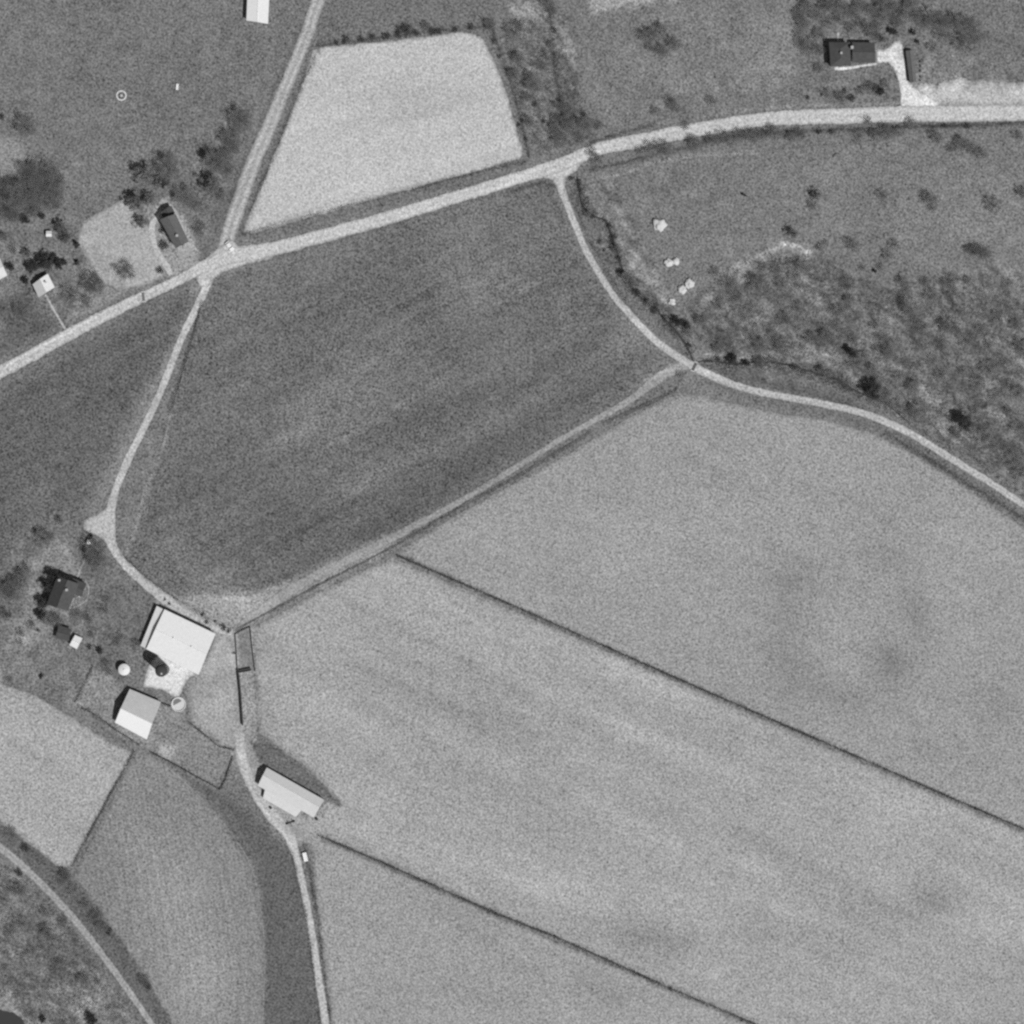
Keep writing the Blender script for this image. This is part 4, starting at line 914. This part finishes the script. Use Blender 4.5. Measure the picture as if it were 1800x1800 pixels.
ORD = ['first', 'second', 'third', 'fourth', 'fifth', 'sixth', 'seventh', 'eighth', 'ninth', 'tenth', 'eleventh', 'twelfth', 'thirteenth', 'fourteenth', 'fifteenth', 'sixteenth', 'seventeenth', 'eighteenth', 'nineteenth', 'twentieth'] + ['twenty-' + q for q in ('first', 'second', 'third', 'fourth', 'fifth', 'sixth', 'seventh', 'eighth', 'ninth')] + ['thirtieth'] + ['thirty-' + q for q in ('first', 'second', 'third', 'fourth', 'fifth', 'sixth', 'seventh', 'eighth', 'ninth')]
DESC = {'bare': ('bare_tree', 'bare twiggy tree', 'tree'), 'faint': ('bare_tree', 'thin open bare tree', 'tree'), 'leafy': ('leafy_tree', 'grey leafy tree', 'tree'), 'dark': ('evergreen_tree', 'dense dark tree', 'tree'),
        'cedar': ('cedar_tree', 'dark pointed cedar', 'tree'), 'shrub': ('shrub', 'low dark shrub', 'shrub'), 'sapling': ('sapling', 'low twiggy sapling', 'sapling')}
BIGGER = {'woodlot trees': 1.3, 'trees of the junction house': 1.22, 'grove beside the north road': 1.25, 'trees of the farmhouse': 1.15, 'trees behind the cottage': 1.15, 'trees of the upper right house': 1.1, 'grove behind the driveway shed': 1.1}
def cluster(where, items, group=None, axis=0):
    """items: (px, py, radius px, kind). Labels count from the left (or the top) along the cluster."""
    items = sorted(items, key=lambda t: t[axis]); side = 'left' if axis == 0 else 'top'
    rs = sorted(t[2] for t in items)
    for i, (x, y, r, kind) in enumerate(items):
        nm, ds, cat = DESC[kind]
        t, c, m = R.choice(PROTO[kind]); s = r * S / 3.0 * (1.12 if kind in ('bare', 'faint', 'leafy') else 1.2 if kind == 'shrub' else 1.05) * BIGGER.get(group, 1.0)
        p = P(x, y); o = empty(nm, p, R.random() * 6.283)
        if len(items) == 1: lab = f'{ds} {where}'
        else: lab = f'{ds}, {ORD[i]} from {side} {where}'
        tag(o, lab, cat, group if len(items) > 1 else None)
        zs = s * (R.uniform(.85, 1.15)) if kind != 'shrub' else s
        zs = min(zs, 1.45)
        a = link_mesh('trunk', t, None, o); b = link_mesh('crown', c, None, o)
        a.scale = (s, s, zs); b.scale = (s, s, zs)

B, F, LF, D, C, SH = 'bare', 'faint', 'leafy', 'dark', 'cedar', 'shrub'
cluster('alone at the left edge above the woodlot', [(50, 228, 17, B)])
cluster('in the woodlot at the left edge', [(4, 206, 5, SH), (75, 308, 18, F), (42, 343, 20, B), (14, 368, 16, F), (98, 342, 15, F), (70, 345, 16, F), (52, 304, 12, B), (28, 380, 12, F), (95, 300, 10, F), (60, 370, 12, F), (5, 340, 14, F), (85, 325, 15, F), (60, 325, 15, F), (25, 330, 14, F), (35, 362, 12, F), (82, 358, 14, F), (105, 320, 10, F)], 'woodlot trees')
cluster('in the yard north of the white cottage', [(46, 387, 9, D), (75, 380, 7, D), (5, 415, 9, LF), (108, 402, 14, LF), (100, 362, 6, SH), (137, 430, 8, C), (50, 448, 10, LF), (118, 420, 11, LF), (136, 462, 6, C), (25, 440, 8, F)], 'trees north of the cottage')
cluster('against the back of the cottage', [(62, 471, 12, D), (84, 462, 15, D), (103, 465, 11, D), (46, 494, 7, D), (20, 471, 7, D), (114, 462, 6, D)], 'trees behind the cottage')
cluster('in the cottage front yard', [(168, 500, 18, B), (126, 520, 17, F), (155, 532, 11, F), (38, 548, 13, F), (225, 478, 15, B), (162, 508, 8, B)], 'yard trees')
cluster('ringing the junction house yard', [(256, 312, 17, LF), (298, 300, 19, B), (276, 322, 10, LF), (289, 322, 9, D), (239, 356, 15, LF), (264, 352, 11, LF), (248, 393, 10, LF), (328, 350, 13, B), (341, 362, 10, F), (286, 405, 6, SH), (290, 432, 8, SH), (283, 476, 6, SH), (352, 404, 9, F)], 'trees of the junction house')
cluster('between the junction house and north road', [(370, 326, 15, LF), (384, 287, 15, B), (358, 273, 7, D), (408, 248, 13, B), (425, 214, 15, B), (400, 298, 10, F), (396, 275, 9, B), (388, 345, 9, F), (412, 262, 8, B)], 'grove beside the north road')
cluster('in the hedgerow topping the pale field', [(608, 72, 8.1, SH), (636, 70, 6.8, SH), (655, 66, 6.8, SH), (680, 64, 8.1, SH), (703, 58, 10.8, SH), (716, 54, 10.8, SH), (732, 58, 6.8, SH), (749, 46, 6.8, B), (760, 56, 8.1, SH), (772, 56, 6.8, SH), (828, 48, 6.8, SH), (862, 46, 9.5, B), (592, 76, 5.4, SH), (800, 52, 5.4, SH)], 'hedgerow shrubs')
cluster('in the strip east of the pale field', [(868, 72, 5, SH), (905, 58, 16, F), (878, 100, 4, SH), (903, 132, 9, B), (930, 132, 8, F), (944, 158, 8, F), (925, 172, 8, F), (960, 100, 7, B), (962, 4, 11, B), (975, 55, 5, SH), (985, 188, 9, B), (978, 210, 8, B), (956, 214, 5, SH), (1000, 195, 10, F), (915, 45, 10, F), (940, 185, 6, SH), (912, 105, 11, B), (935, 150, 11, B), (930, 215, 9, B), (975, 225, 9, B), (995, 215, 10, B), (955, 120, 8, F), (968, 80, 6, B), (972, 20, 8, B)], 'brush east of the pale field', 1)
cluster('above the main road by the lane mouth', [(1008, 228, 14, B), (1032, 220, 14, B), (985, 246, 13, B), (1020, 245, 9, B), (1052, 222, 9, F), (912, 220, 5, SH), (925, 245, 4, SH)], 'trees above the road')
cluster('in the lone upper pasture clump', [(1141, 66, 12, B), (1160, 58, 13, B), (1186, 80, 11, B), (1166, 92, 10, B), (1145, 86, 9, F)], 'pasture clump')
cluster('on the verge above the main road bend', [(1186, 190, 10, B), (1152, 196, 8, F), (1178, 178, 9, F), (1252, 180, 9, F)], 'verge trees')
cluster('on the south verge at the road bend', [(1050, 282, 9, B), (1168, 262, 12, B), (1145, 262, 10, B), (1125, 266, 8, F), (1220, 256, 10, B), (1218, 246, 9, F), (1205, 222, 7, F), (1252, 248, 10, B), (1278, 246, 12, B), (1300, 240, 10, B), (1322, 242, 12, B), (1340, 240, 9, B), (1362, 236, 12, B), (1390, 243, 9, B), (1406, 238, 9, B), (1040, 268, 9, F)], 'roadside trees at the bend')
cluster('on the far right south road verge', [(1440, 232, 7, SH), (1462, 232, 6, SH), (1510, 240, 9, F), (1536, 238, 9, B), (1560, 236, 12, B), (1580, 234, 9, B), (1525, 214, 8, F), (1602, 218, 8, B), (1646, 244, 10, B), (1660, 222, 6, SH), (1690, 256, 12, B), (1708, 262, 11, B), (1726, 272, 9, B), (1700, 222, 6, SH), (1670, 262, 7, F), (1790, 240, 10, F)], 'roadside trees on the right')
cluster('around the upper right dark-roofed house', [(1420, 12, 10, B), (1412, 44, 10, B), (1434, 30, 9, B), (1425, 86, 15, F), (1462, 10, 9, B), (1482, 14, 8, B), (1512, 10, 9, B), (1440, 62, 11, F), (1560, 12, 15, B), (1553, 32, 11, B), (1570, 58, 8, D), (1534, 62, 10, B), (1405, 60, 9, F), (1440, 122, 8, F), (1548, 70, 9, LF), (1448, 14, 9, B), (1498, 24, 10, B), (1475, 34, 10, F), (1455, 40, 10, F), (1530, 22, 9, B), (1515, 42, 9, F), (1405, 25, 9, B), (1408, 78, 10, F), (1540, 48, 9, F), (1575, 22, 11, B), (1495, 50, 8, F), (1440, 90, 9, F), (1578, 42, 9, B)], 'trees of the upper right house')
cluster('in the grove behind the driveway shed', [(1602, 28, 14, B), (1600, 6, 11, B), (1622, 42, 10, B), (1642, 40, 15, B), (1668, 42, 12, B), (1692, 44, 13, B), (1712, 50, 11, B), (1690, 74, 17, F), (1655, 64, 12, F), (1605, 58, 5, D), (1612, 74, 4, D), (1720, 70, 10, F), (1640, 84, 9, F)], 'grove behind the driveway shed')
cluster('between the upper right house and road', [(1420, 172, 4, SH), (1455, 168, 8, B), (1478, 172, 9, B), (1496, 174, 8, SH), (1514, 162, 7, B), (1532, 156, 9, B), (1546, 162, 10, D), (1556, 150, 8, F), (1485, 160, 5, SH)], 'front lawn shrubs')
cluster('in the row beside the driveway shed', [(1617, 108, 2.6, SH), (1617.5, 116, 2.6, SH), (1617.2, 125, 2.8, SH), (1617.8, 135, 2.6, SH), (1617.4, 142, 2.2, SH)], 'row of little shrubs', 1)
cluster('scattered over the right-hand meadow', [(1433, 344, 11, LF), (1430, 362, 9, F), (1551, 344, 10, F), (1635, 352, 12, B), (1746, 362, 14, F), (1798, 340, 10, B), (1722, 444, 13, B), (1735, 448, 8, B), (1394, 413, 11, LF), (1500, 434, 10, B), (1538, 477, 4, D), (1572, 430, 9, F), (1560, 450, 9, F), (1708, 442, 9, B), (1638, 366, 7, F)], 'meadow trees')
cluster('along the creek beside the curving lane', [(1004, 314, 5, SH), (1018, 322, 7, SH), (1020, 334, 6, SH), (1034, 378, 6, B), (1042, 382, 5, SH), (1071, 398, 6, SH), (1078, 420, 7, SH), (1084, 440, 8, B), (1088, 455, 7, SH), (1098, 485, 10, LF), (1108, 497, 8, B), (1120, 515, 8, SH), (1140, 535, 7, B), (1152, 545, 8, SH), (1168, 560, 6, SH), (1055, 425, 5, SH), (1062, 440, 4, SH)], 'creekside shrubs', 1)
cluster('at the lane and ditch crossing', [(1190, 566, 10, D), (1206, 572, 9, D), (1210, 585, 8, B), (1232, 566, 9, B), (1212, 607, 5, SH), (1262, 614, 9, B), (1285, 634, 9, D), (1290, 628, 7, D), (1262, 632, 6, SH), (1312, 640, 7, D), (1196, 660, 7, F)], 'trees at the crossing')
rs = random.Random(5)
def scatter(where, spots, group, axis=0):
    cluster(where, [(x + rs.uniform(-4, 4), y + rs.uniform(-4, 4), r * rs.uniform(.75, 1.5), 'sapling' if (k == F or (k == B and rs.random() < .6)) else k) for x, y, r, k in spots], group, axis)
scatter('in the scrub below the pale boulders', [(1282, 500, 12, F), (1290, 520, 10, B), (1330, 495, 11, B), (1345, 470, 9, B), (1365, 480, 12, B), (1385, 460, 10, F), (1372, 500, 10, F), (1400, 490, 9, F), (1415, 475, 8, B), (1320, 540, 9, F), (1262, 540, 8, F), (1255, 475, 7, F), (1310, 560, 10, F), (1445, 440, 7, B), (1455, 425, 6, F)], 'north-west scrub')
scatter('along the scrub upper edge', [(1490, 500, 12, B), (1492, 525, 10, B), (1480, 545, 9, F), (1462, 540, 7, F), (1515, 475, 8, F), (1588, 492, 9, B), (1620, 490, 8, B), (1590, 508, 8, F), (1668, 492, 11, B), (1698, 498, 7, B), (1632, 522, 9, F), (1770, 500, 10, F), (1775, 520, 9, F), (1545, 465, 8, F), (1680, 510, 8, F)], 'upper edge scrub')
scatter('in the middle of the scrub', [(1600, 545, 12, B), (1610, 565, 10, B), (1625, 575, 8, F), (1668, 575, 9, B), (1680, 585, 8, F), (1540, 570, 9, F), (1560, 600, 10, F), (1650, 605, 11, F), (1540, 590, 7, B), (1700, 600, 10, F), (1720, 580, 9, F), (1500, 600, 10, F), (1450, 590, 11, B), (1425, 595, 9, B), (1470, 570, 8, F), (1380, 560, 11, F), (1360, 590, 10, F), (1400, 545, 9, F)], 'mid scrub')
scatter('in the scrub just above the creek', [(1498, 620, 10, D), (1500, 635, 11, B), (1515, 625, 8, F), (1535, 645, 6, B), (1535, 610, 7, F), (1560, 625, 8, B), (1375, 610, 9, B), (1340, 605, 10, B), (1320, 590, 9, F), (1410, 608, 8, F), (1360, 637, 8, B), (1395, 645, 9, SH), (1455, 660, 10, B), (1440, 650, 8, SH), (1340, 640, 9, B)], 'creekside scrub')
scatter('in the belt between lane and scrub', [(1532, 690, 12, D), (1545, 700, 13, B), (1560, 690, 12, B), (1558, 712, 10, B), (1575, 708, 9, F), (1600, 728, 13, B), (1615, 722, 10, B), (1600, 680, 10, B), (1585, 665, 9, F), (1540, 680, 8, B), (1655, 725, 9, B), (1690, 745, 12, D), (1700, 755, 11, B), (1680, 765, 9, B), (1730, 770, 14, B), (1745, 785, 10, F), (1770, 790, 13, B), (1785, 805, 12, B)], 'dark belt trees')
scatter('at the scrub right edge', [(1740, 650, 11, F), (1765, 640, 10, F), (1790, 690, 11, B), (1775, 680, 9, B), (1750, 695, 11, B), (1770, 720, 10, F), (1720, 675, 10, F), (1690, 650, 10, F), (1795, 615, 10, B), (1655, 660, 9, F), (1640, 635, 9, F), (1795, 755, 11, B), (1710, 720, 9, F), (1795, 830, 11, B), (1785, 570, 10, F), (1755, 560, 10, F), (1735, 610, 9, F)], 'right edge scrub')
cluster('around the dark-roofed farmhouse', [(24, 1036, 14, B), (38, 1020, 12, B), (12, 1040, 11, B), (45, 1000, 9, F), (76, 946, 14, F), (62, 932, 5, SH), (106, 916, 5, B), (90, 944, 6, F), (172, 972, 16, B), (174, 992, 14, B), (164, 986, 8, D), (150, 968, 5, D), (10, 1080, 7, B), (85, 1030, 11, D), (78, 1060, 11, D), (74, 1080, 9, D), (94, 1012, 10, D), (136, 1080, 9, F), (100, 1090, 9, B), (84, 1088, 8, B)], 'trees of the farmhouse')
cluster('between the farmhouse and the big barn', [(183, 1072, 9, F), (188, 1055, 7, F), (158, 1090, 8, B), (176, 1144, 7, D), (158, 1138, 5, SH), (214, 1120, 8, F), (160, 1115, 6, F), (206, 1130, 7, F), (186, 1168, 9, F), (192, 1182, 7, F), (240, 1132, 8, F)], 'farmyard trees')
cluster('on rough grass below the farmhouse', [(15, 1082, 6, SH), (38, 1112, 7, F), (67, 1108, 4, SH), (55, 1098, 8, F), (18, 1195, 5, F), (36, 1130, 6, F)], 'rough grass shrubs')
cluster('by the lane north of the big barn', [(290, 1054, 3, SH), (298, 1061, 3.4, SH), (357, 1080, 4, SH), (364, 1094, 4, SH), (394, 1103, 6, SH), (403, 1109, 5, SH), (378, 1092, 3, SH), (412, 1148, 2.6, SH)], 'little shrubs by the barn')
cluster('on the track verge at the lower left', [(112, 1545, 13, 'sapling'), (118, 1538, 9, B), (20, 1465, 12, 'sapling'), (45, 1490, 8, SH), (130, 1565, 11, 'sapling'), (172, 1608, 12, 'sapling'), (180, 1630, 10, B), (192, 1638, 9, SH), (165, 1615, 11, 'sapling'), (255, 1725, 11, 'sapling'), (262, 1735, 7, SH), (150, 1590, 10, 'sapling')], 'track verge shrubs')
scatter('in the bottom left corner scrub', [(32, 1532, 6, SH), (38, 1562, 10, F), (76, 1603, 9, B), (88, 1640, 8, B), (40, 1625, 10, F), (60, 1670, 9, B), (45, 1680, 8, F), (10, 1705, 9, B), (30, 1745, 9, B), (15, 1560, 8, F), (128, 1655, 7, F), (110, 1620, 8, F), (152, 1722, 10, B), (78, 1792, 7, D), (170, 1725, 8, F), (20, 1640, 9, F), (165, 1790, 9, D), (195, 1770, 9, F), (110, 1690, 8, F)], 'bottom left scrub')
cluster('on the second fence line', [(872, 1606, 3, SH), (976, 1646, 3, SH), (1062, 1685, 2.4, SH), (1125, 1714, 3, SH), (1179, 1738, 4, SH), (1304, 1794, 3, SH)], 'shrubs on the second fence')
cluster('on the long fence line', [(1202, 1198, 3, SH), (1715, 1421, 3, SH)], 'shrubs on the long fence')

def brush(label, poly, n, seed, name='scrub_brush', size=.4):
    """dry brush and saplings that read as one mass"""
    rg = random.Random(seed); mb = MB(); xs = [p[0] for p in poly]; ys = [p[1] for p in poly]; k = 0; tries = 0
    while k < n and tries < n * 12:
        tries += 1
        x, y = rg.uniform(min(xs), max(xs)), rg.uniform(min(ys), max(ys))
        if not inside(np.array([[x, y]]), poly)[0]: continue
        u_, v_ = (x * .82 + y * .57) * .4, -x * .57 + y * .82
        if noise.noise(Vector((u_ * .05, v_ * .05, seed))) + .5 * noise.noise(Vector((x * .12, y * .12, seed))) < rg.uniform(-.5, .25): continue
        k += 1; c = P(x, y); r = rg.uniform(.3, 1.3); h = rg.uniform(.25, 1.0)
        for _ in range(10):
            d = Vector((rg.gauss(0, .5) * r, rg.gauss(0, .5) * r, abs(rg.gauss(.4, .35)) * h + .05)); p = c + d
            t = Vector((rg.gauss(0, 1), rg.gauss(0, 1), rg.gauss(0, .6))).normalized(); b = t.orthogonal().normalized(); s1 = size * rg.uniform(.5, 1.2)
            mb.add([p - t * s1 * .6, p + b * s1 * .25, p + t * s1 * .6], [(0, 1, 2)])
    return tag(mb.build(name, M['brush'], None), label, None, kind='stuff')
brush('dry scrub covering the rough ground right of the curving lane', [(1235, 605), (1195, 550), (1265, 478), (1340, 445), (1430, 455), (1560, 505), (1650, 485), (1840, 480), (1840, 900), (1700, 810), (1560, 725), (1420, 665), (1290, 645)], 6500, 21)
brush('dry scrub in the bottom left corner beside the track', [(-20, 1505), (40, 1535), (140, 1645), (250, 1800), (60, 1815), (20, 1775), (-20, 1765)], 2200, 22)
brush('low brush in the strip east of the pale field', [(885, 60), (960, 0), (1010, 130), (1045, 240), (945, 278), (915, 190)], 1300, 23)
brush('low brush in the woodlot at the left edge', [(-10, 330), (60, 270), (115, 320), (105, 370), (-10, 395)], 350, 24)
brush('low brush in the grove by the north road', [(340, 300), (440, 200), (440, 260), (390, 390), (350, 420), (335, 360)], 260, 25)

# ------------------------------------------------------------------ pale boulders in the meadow
def boulder(label, px, py, r, seed, group='pale rock piles'):
    rg = random.Random(seed); bm = bmesh.new(); bmesh.ops.create_icosphere(bm, subdivisions=3, radius=1)
    off = Vector((rg.random() * 50, rg.random() * 50, 0))
    for v in bm.verts:
        d = 1 + .55 * noise.noise(v.co * 1.7 + off) + .1 * noise.noise(v.co * 4 + off)
        v.co = Vector((v.co.x * r * S * d, v.co.y * r * S * d, max(v.co.z * r * S * .62 * d + r * S * .25, 0)))
    me = bpy.data.meshes.new('boulder'); bm.to_mesh(me); bm.free()
    me.polygons.foreach_set('use_smooth', [True] * len(me.polygons)); o = link_mesh('boulder', me, M['stone']); o.location = P(px, py); tag(o, label, 'rock', group)
boulder('largest round pale boulder alone in the meadow east of the creek', 1159, 395, 11, 1)
boulder('left boulder of the upper pair in the meadow', 1175, 462, 7, 2)
boulder('right boulder of the upper pair in the meadow', 1188, 459, 6.5, 3)
boulder('lower left boulder of the brightest pair above the lane', 1199, 509, 7.5, 4)
boulder('upper right boulder of the brightest pair above the lane', 1212, 499, 8, 5)
boulder('smallest pale boulder at the foot of the meadow beside the creek', 1181, 531, 6, 6)

# ------------------------------------------------------------------ small things
# round feeder ring
root = empty('cattle_feeder', P(213.5, 168)); tag(root, 'pale round cattle feeder ring standing in the upper left field', 'feeder')
n = 28; vs = []
for r, z in ((1.85, .05), (1.85, .45), (1.35, .45), (1.35, .05)):
    for i in range(n): t = 2 * math.pi * i / n; vs.append((r * math.cos(t), r * math.sin(t), z))
MB().add(vs, [(k * n + i, k * n + (i + 1) % n, ((k + 1) % 4) * n + (i + 1) % n, ((k + 1) % 4) * n + i) for k in range(4) for i in range(n)]).build('ring', M['metal_pale'], root)
MB().lathe((0, 0, 0), [(.5, .05), (.5, .6), (.2, .75)], 14).build('hay_core', M['metal_grey'], root)
for i in range(6):
    t = i * math.pi / 3; MB().tube((.4 * math.cos(t), .4 * math.sin(t), .5), (1.5 * math.cos(t), 1.5 * math.sin(t), .6), .05, .05, 6).build('spoke', M['wood_post'], root)
root = empty('water_trough', P(312, 153), math.radians(85)); tag(root, 'small white water trough in the upper left field', 'trough')
mb = MB(); mb.box((0, 0, .2), (2.2, .9, .1))
for s_ in (-1, 1): mb.box((0, .42 * s_, .45), (2.2, .08, .5)); mb.box((1.06 * s_, 0, .45), (.08, .76, .5))
mb.build('basin', M['white_paint'], root); MB().box((0, 0, .52), (2.02, .74, .04)).build('float_cover', M['white_paint'], root)
for x in (-.9, .9): MB().box((x, 0, .08), (.12, .8, .16)).build('foot', M['wood_post'], root)

def car(label, px, py, rz, mat, name='car', z=.07, L=3.8):
    root = empty(name, P(px, py) + Vector((0, 0, z)), rz); tag(root, label, 'car')
    W = 1.6; k = L / 4.2
    prof = [(-2.05, .35), (-2.1, .75), (-1.95, .95), (-1.0, 1.0), (.75, .98), (1.9, .88), (2.1, .7), (2.1, .35)]
    mb = MB(); n = len(prof)
    for s_ in (-1, 1): mb.v += [(x * k, s_ * W / 2 * (.92 if z_ > .9 else 1), z_) for x, z_ in prof]
    mb.f += [tuple(range(n))[::-1], tuple(range(n, 2 * n))] + [(i, (i + 1) % n, n + (i + 1) % n, n + i) for i in range(n)]
    recalc(mb.build('body', mat, root))
    cp = [(-1.35, 1.0, .74), (-.95, 1.48, .62), (.25, 1.5, .62), (.8, 1.0, .74)]
    mb = MB()
    for s_ in (-1, 1): mb.v += [(x * k, s_ * y, z_) for x, z_, y in cp]
    mb.f += [(0, 1, 5, 4), (2, 3, 7, 6), (0, 3, 2, 1), (4, 5, 6, 7)]
    recalc(mb.build('windows', M['glass'], root))
    MB().box((-.35 * k, 0, 1.52), (1.7 * k, 1.4, .07)).build('cabin_roof', mat, root)
    for x in (-1.3, 1.3):
        for s_ in (-1, 1):
            w_ = MB().tube((x * k, s_ * .62, .32), (x * k, s_ * .82, .32), .32, .32, 16).build('wheel', M['rubber'], root)
            MB().tube((x * k, s_ * .82, .32), (x * k, s_ * .84, .32), .18, .16, 12).build('rim', M['chrome'], w_)
    for s_ in (-1, 1): MB().tube((2.08 * k, s_ * .55, .68), (2.16 * k, s_ * .55, .68), .11, .1, 10).build('headlight', M['chrome'], root)
    for x in (-2.16, 2.18): MB().box((x * k, 0, .42), (.1, 1.6, .14)).build('bumper', M['chrome'], root)
car('white car entering the road junction', 404, 433, math.radians(-52), M['white_paint'])

# pale flat wagon beside the lower lane
root = empty('farm_wagon', P(537, 1506) + Vector((0, 0, .04)), math.radians(-76)); tag(root, 'pale flatbed farm wagon parked beside the lower lane', 'wagon')
MB().box((0, 0, .95), (3.2, 1.5, .12)).build('bed', M['white_paint'], root)
for s_ in (-1, 1): MB().box((0, .72 * s_, 1.15), (3.2, .06, .3)).build('side_board', M['white_paint'], root)
MB().tube((1.6, 0, .6), (2.7, 0, .35), .05, .05, 6).build('drawbar', M['wood_dark'], root)
for x in (-1.1, 1.1):
    MB().tube((x, -.75, .45), (x, .75, .45), .05, .05, 8).build('axle', M['wood_dark'], root)
    for s_ in (-1, 1): MB().tube((x, s_ * .66, .45), (x, s_ * .84, .45), .44, .44, 16).build('wheel', M['rubber'], root)

# dark implement by the long barn
root = empty('hay_rake', P(511, 1446) + Vector((0, 0, .04)), math.radians(20)); tag(root, 'dark farm implement standing in the lower yard below the long barn', 'implement')
MB().box((0, 0, .6), (2.4, .25, .2)).build('frame', M['wood_dark'], root)
for s_ in (-1, 1):
    MB().tube((s_ * 1.2, -.1, .55), (s_ * 1.2, .1, .55), .55, .55, 16).build('wheel', M['rubber'], root)
    MB().box((s_ * .8, .5, .5), (.16, 1.1, .16)).build('arm', M['wood_dark'], root)
MB().tube((0, 0, .6), (0, -1.8, .4), .06, .05, 6).build('drawbar', M['wood_dark'], root)
for k in range(9): MB().tube((-1 + k * .25, .1, .6), (-1 + k * .25, .45, .1), .03, .02, 4).build('tine', M['wood_dark'], root)
# barrels
def barrel(label, px, py, mat):
    root = empty('barrel', P(px, py) + Vector((0, 0, .04))); tag(root, label, 'barrel', 'farmyard barrels')
    b_ = MB().lathe((0, 0, 0), [(.4, 0), (.46, .25), (.48, .5), (.46, .75), (.4, 1.0)], 16).build('body', mat, root)
    for z in (.2, .8): MB().lathe((0, 0, z - .03), [(.47, 0), (.48, .03), (.47, .06)], 16).build('hoop', M['wire'], root)
barrel('dark barrel beside the lean-to of the long barn', 476, 1420, M['wood_dark'])
barrel('dark barrel at the east corner of the long barn', 557, 1440, M['wood_dark'])
# pump house
gable('pump_house', 'tiny white pump house where the farm lane turns toward the barns', 'shed', [(153, 949), (161, 948), (161, 956), (153, 957)], 1.5, 2.0, M['metal_white'], M['wall_white'], .1, doors=[('bc', .5, .6, 1.2)])
cluster('beside the tiny white pump house', [(161, 942, 3.6, D)])

# culvert headwalls where the lane crosses the creek, and where the main road crosses the ditch
def culvert(label, a, b, mat):
    pa, pb_ = P(*a), P(*b); root = empty('culvert', (pa + pb_) / 2); tag(root, label, 'culvert')
    d = pb_ - pa; rz = math.atan2(d.y, d.x)
    MB().box((0, 0, .12), (d.length, .9, .2), rz).build('deck', M[mat], root)
    for s_ in (-1, 1):
        o_ = d * .5 * s_; MB().box((o_.x, o_.y, .2), (.3, 1.4, .4), rz).build('headwall', M['stone'], root)
culvert('dark plank culvert deck across the curving lane at the ditch', (1224, 637), (1217, 652), 'wood_deck')
culvert('grey plank culvert deck across the main road west of the junction', (251, 513), (253, 530), 'wood_post')

# cattle
def cow(label, px, py, rz):
    root_o = empty('cow', P(px, py) + Vector((0, 0, .03)), rz); tag(root_o, label, 'cow', 'dark cattle')
    V = [(-.75, 0, 1.12), (-.2, 0, 1.05), (.45, 0, 1.1), (.85, 0, 1.2), (1.1, 0, 1.15), (1.35, 0, .95),
         (-.72, .22, .75), (-.62, .22, .45), (-.68, .22, .04), (-.72, -.22, .75), (-.62, -.22, .45), (-.68, -.22, .04),
         (.5, .22, .7), (.52, .22, .38), (.5, .22, .04), (.5, -.22, .7), (.52, -.22, .38), (.5, -.22, .04), (-.98, 0, 1.1), (-1.05, 0, .6)]
    E = [(0, 1), (1, 2), (2, 3), (3, 4), (4, 5), (0, 6), (6, 7), (7, 8), (0, 9), (9, 10), (10, 11), (2, 12), (12, 13), (13, 14), (2, 15), (15, 16), (16, 17), (0, 18), (18, 19)]
    rad = [.34, .4, .36, .2, .17, .1, .18, .1, .07, .18, .1, .07, .15, .09, .07, .15, .09, .07, .06, .03]
    me = bpy.data.meshes.new('body'); me.from_pydata(V, E, []); o = link_mesh('body', me, M['hide'], root_o)
    md = o.modifiers.new('skin', 'SKIN')
    for i, r in enumerate(rad): me.skin_vertices[0].data[i].radius = (r, r)
    me.skin_vertices[0].data[1].use_root = True
    sb = o.modifiers.new('sub', 'SUBSURF'); sb.levels = 1; sb.render_levels = 1
    for s_ in (-1, 1):
        MB().tube((1.1, s_ * .12, 1.25), (1.05, s_ * .34, 1.28), .06, .03, 6).build('ear', M['hide'], root_o)
        MB().tube((1.15, s_ * .1, 1.28), (1.18, s_ * .2, 1.45), .035, .012, 6).build('horn', M['stone'], root_o)
cow('dark cow standing in the meadow below the road bend', 1308, 343, math.radians(-25))
cow('dark cow on the rough grass below the farmhouse', 73, 1189, math.radians(65))
# bent fallen branch
root = empty('fallen_branch', P(1470, 272)); tag(root, 'curved fallen branch lying in the meadow south of the road', 'branch')
mb = MB(); q = [(-1.2, -.9, .12), (-.9, -.1, .2), (-.2, .4, .25), (.6, .5, .18), (1.1, .2, .12)]
for i in range(4): mb.tube(q[i], q[i + 1], .2 - i * .035, .17 - i * .035, 7)
mb.build('limb', M['wood_dark'], root); MB().tube((-.2, .4, .25), (.1, 1.0, .5), .08, .03, 6).build('side_branch', M['wood_dark'], root)
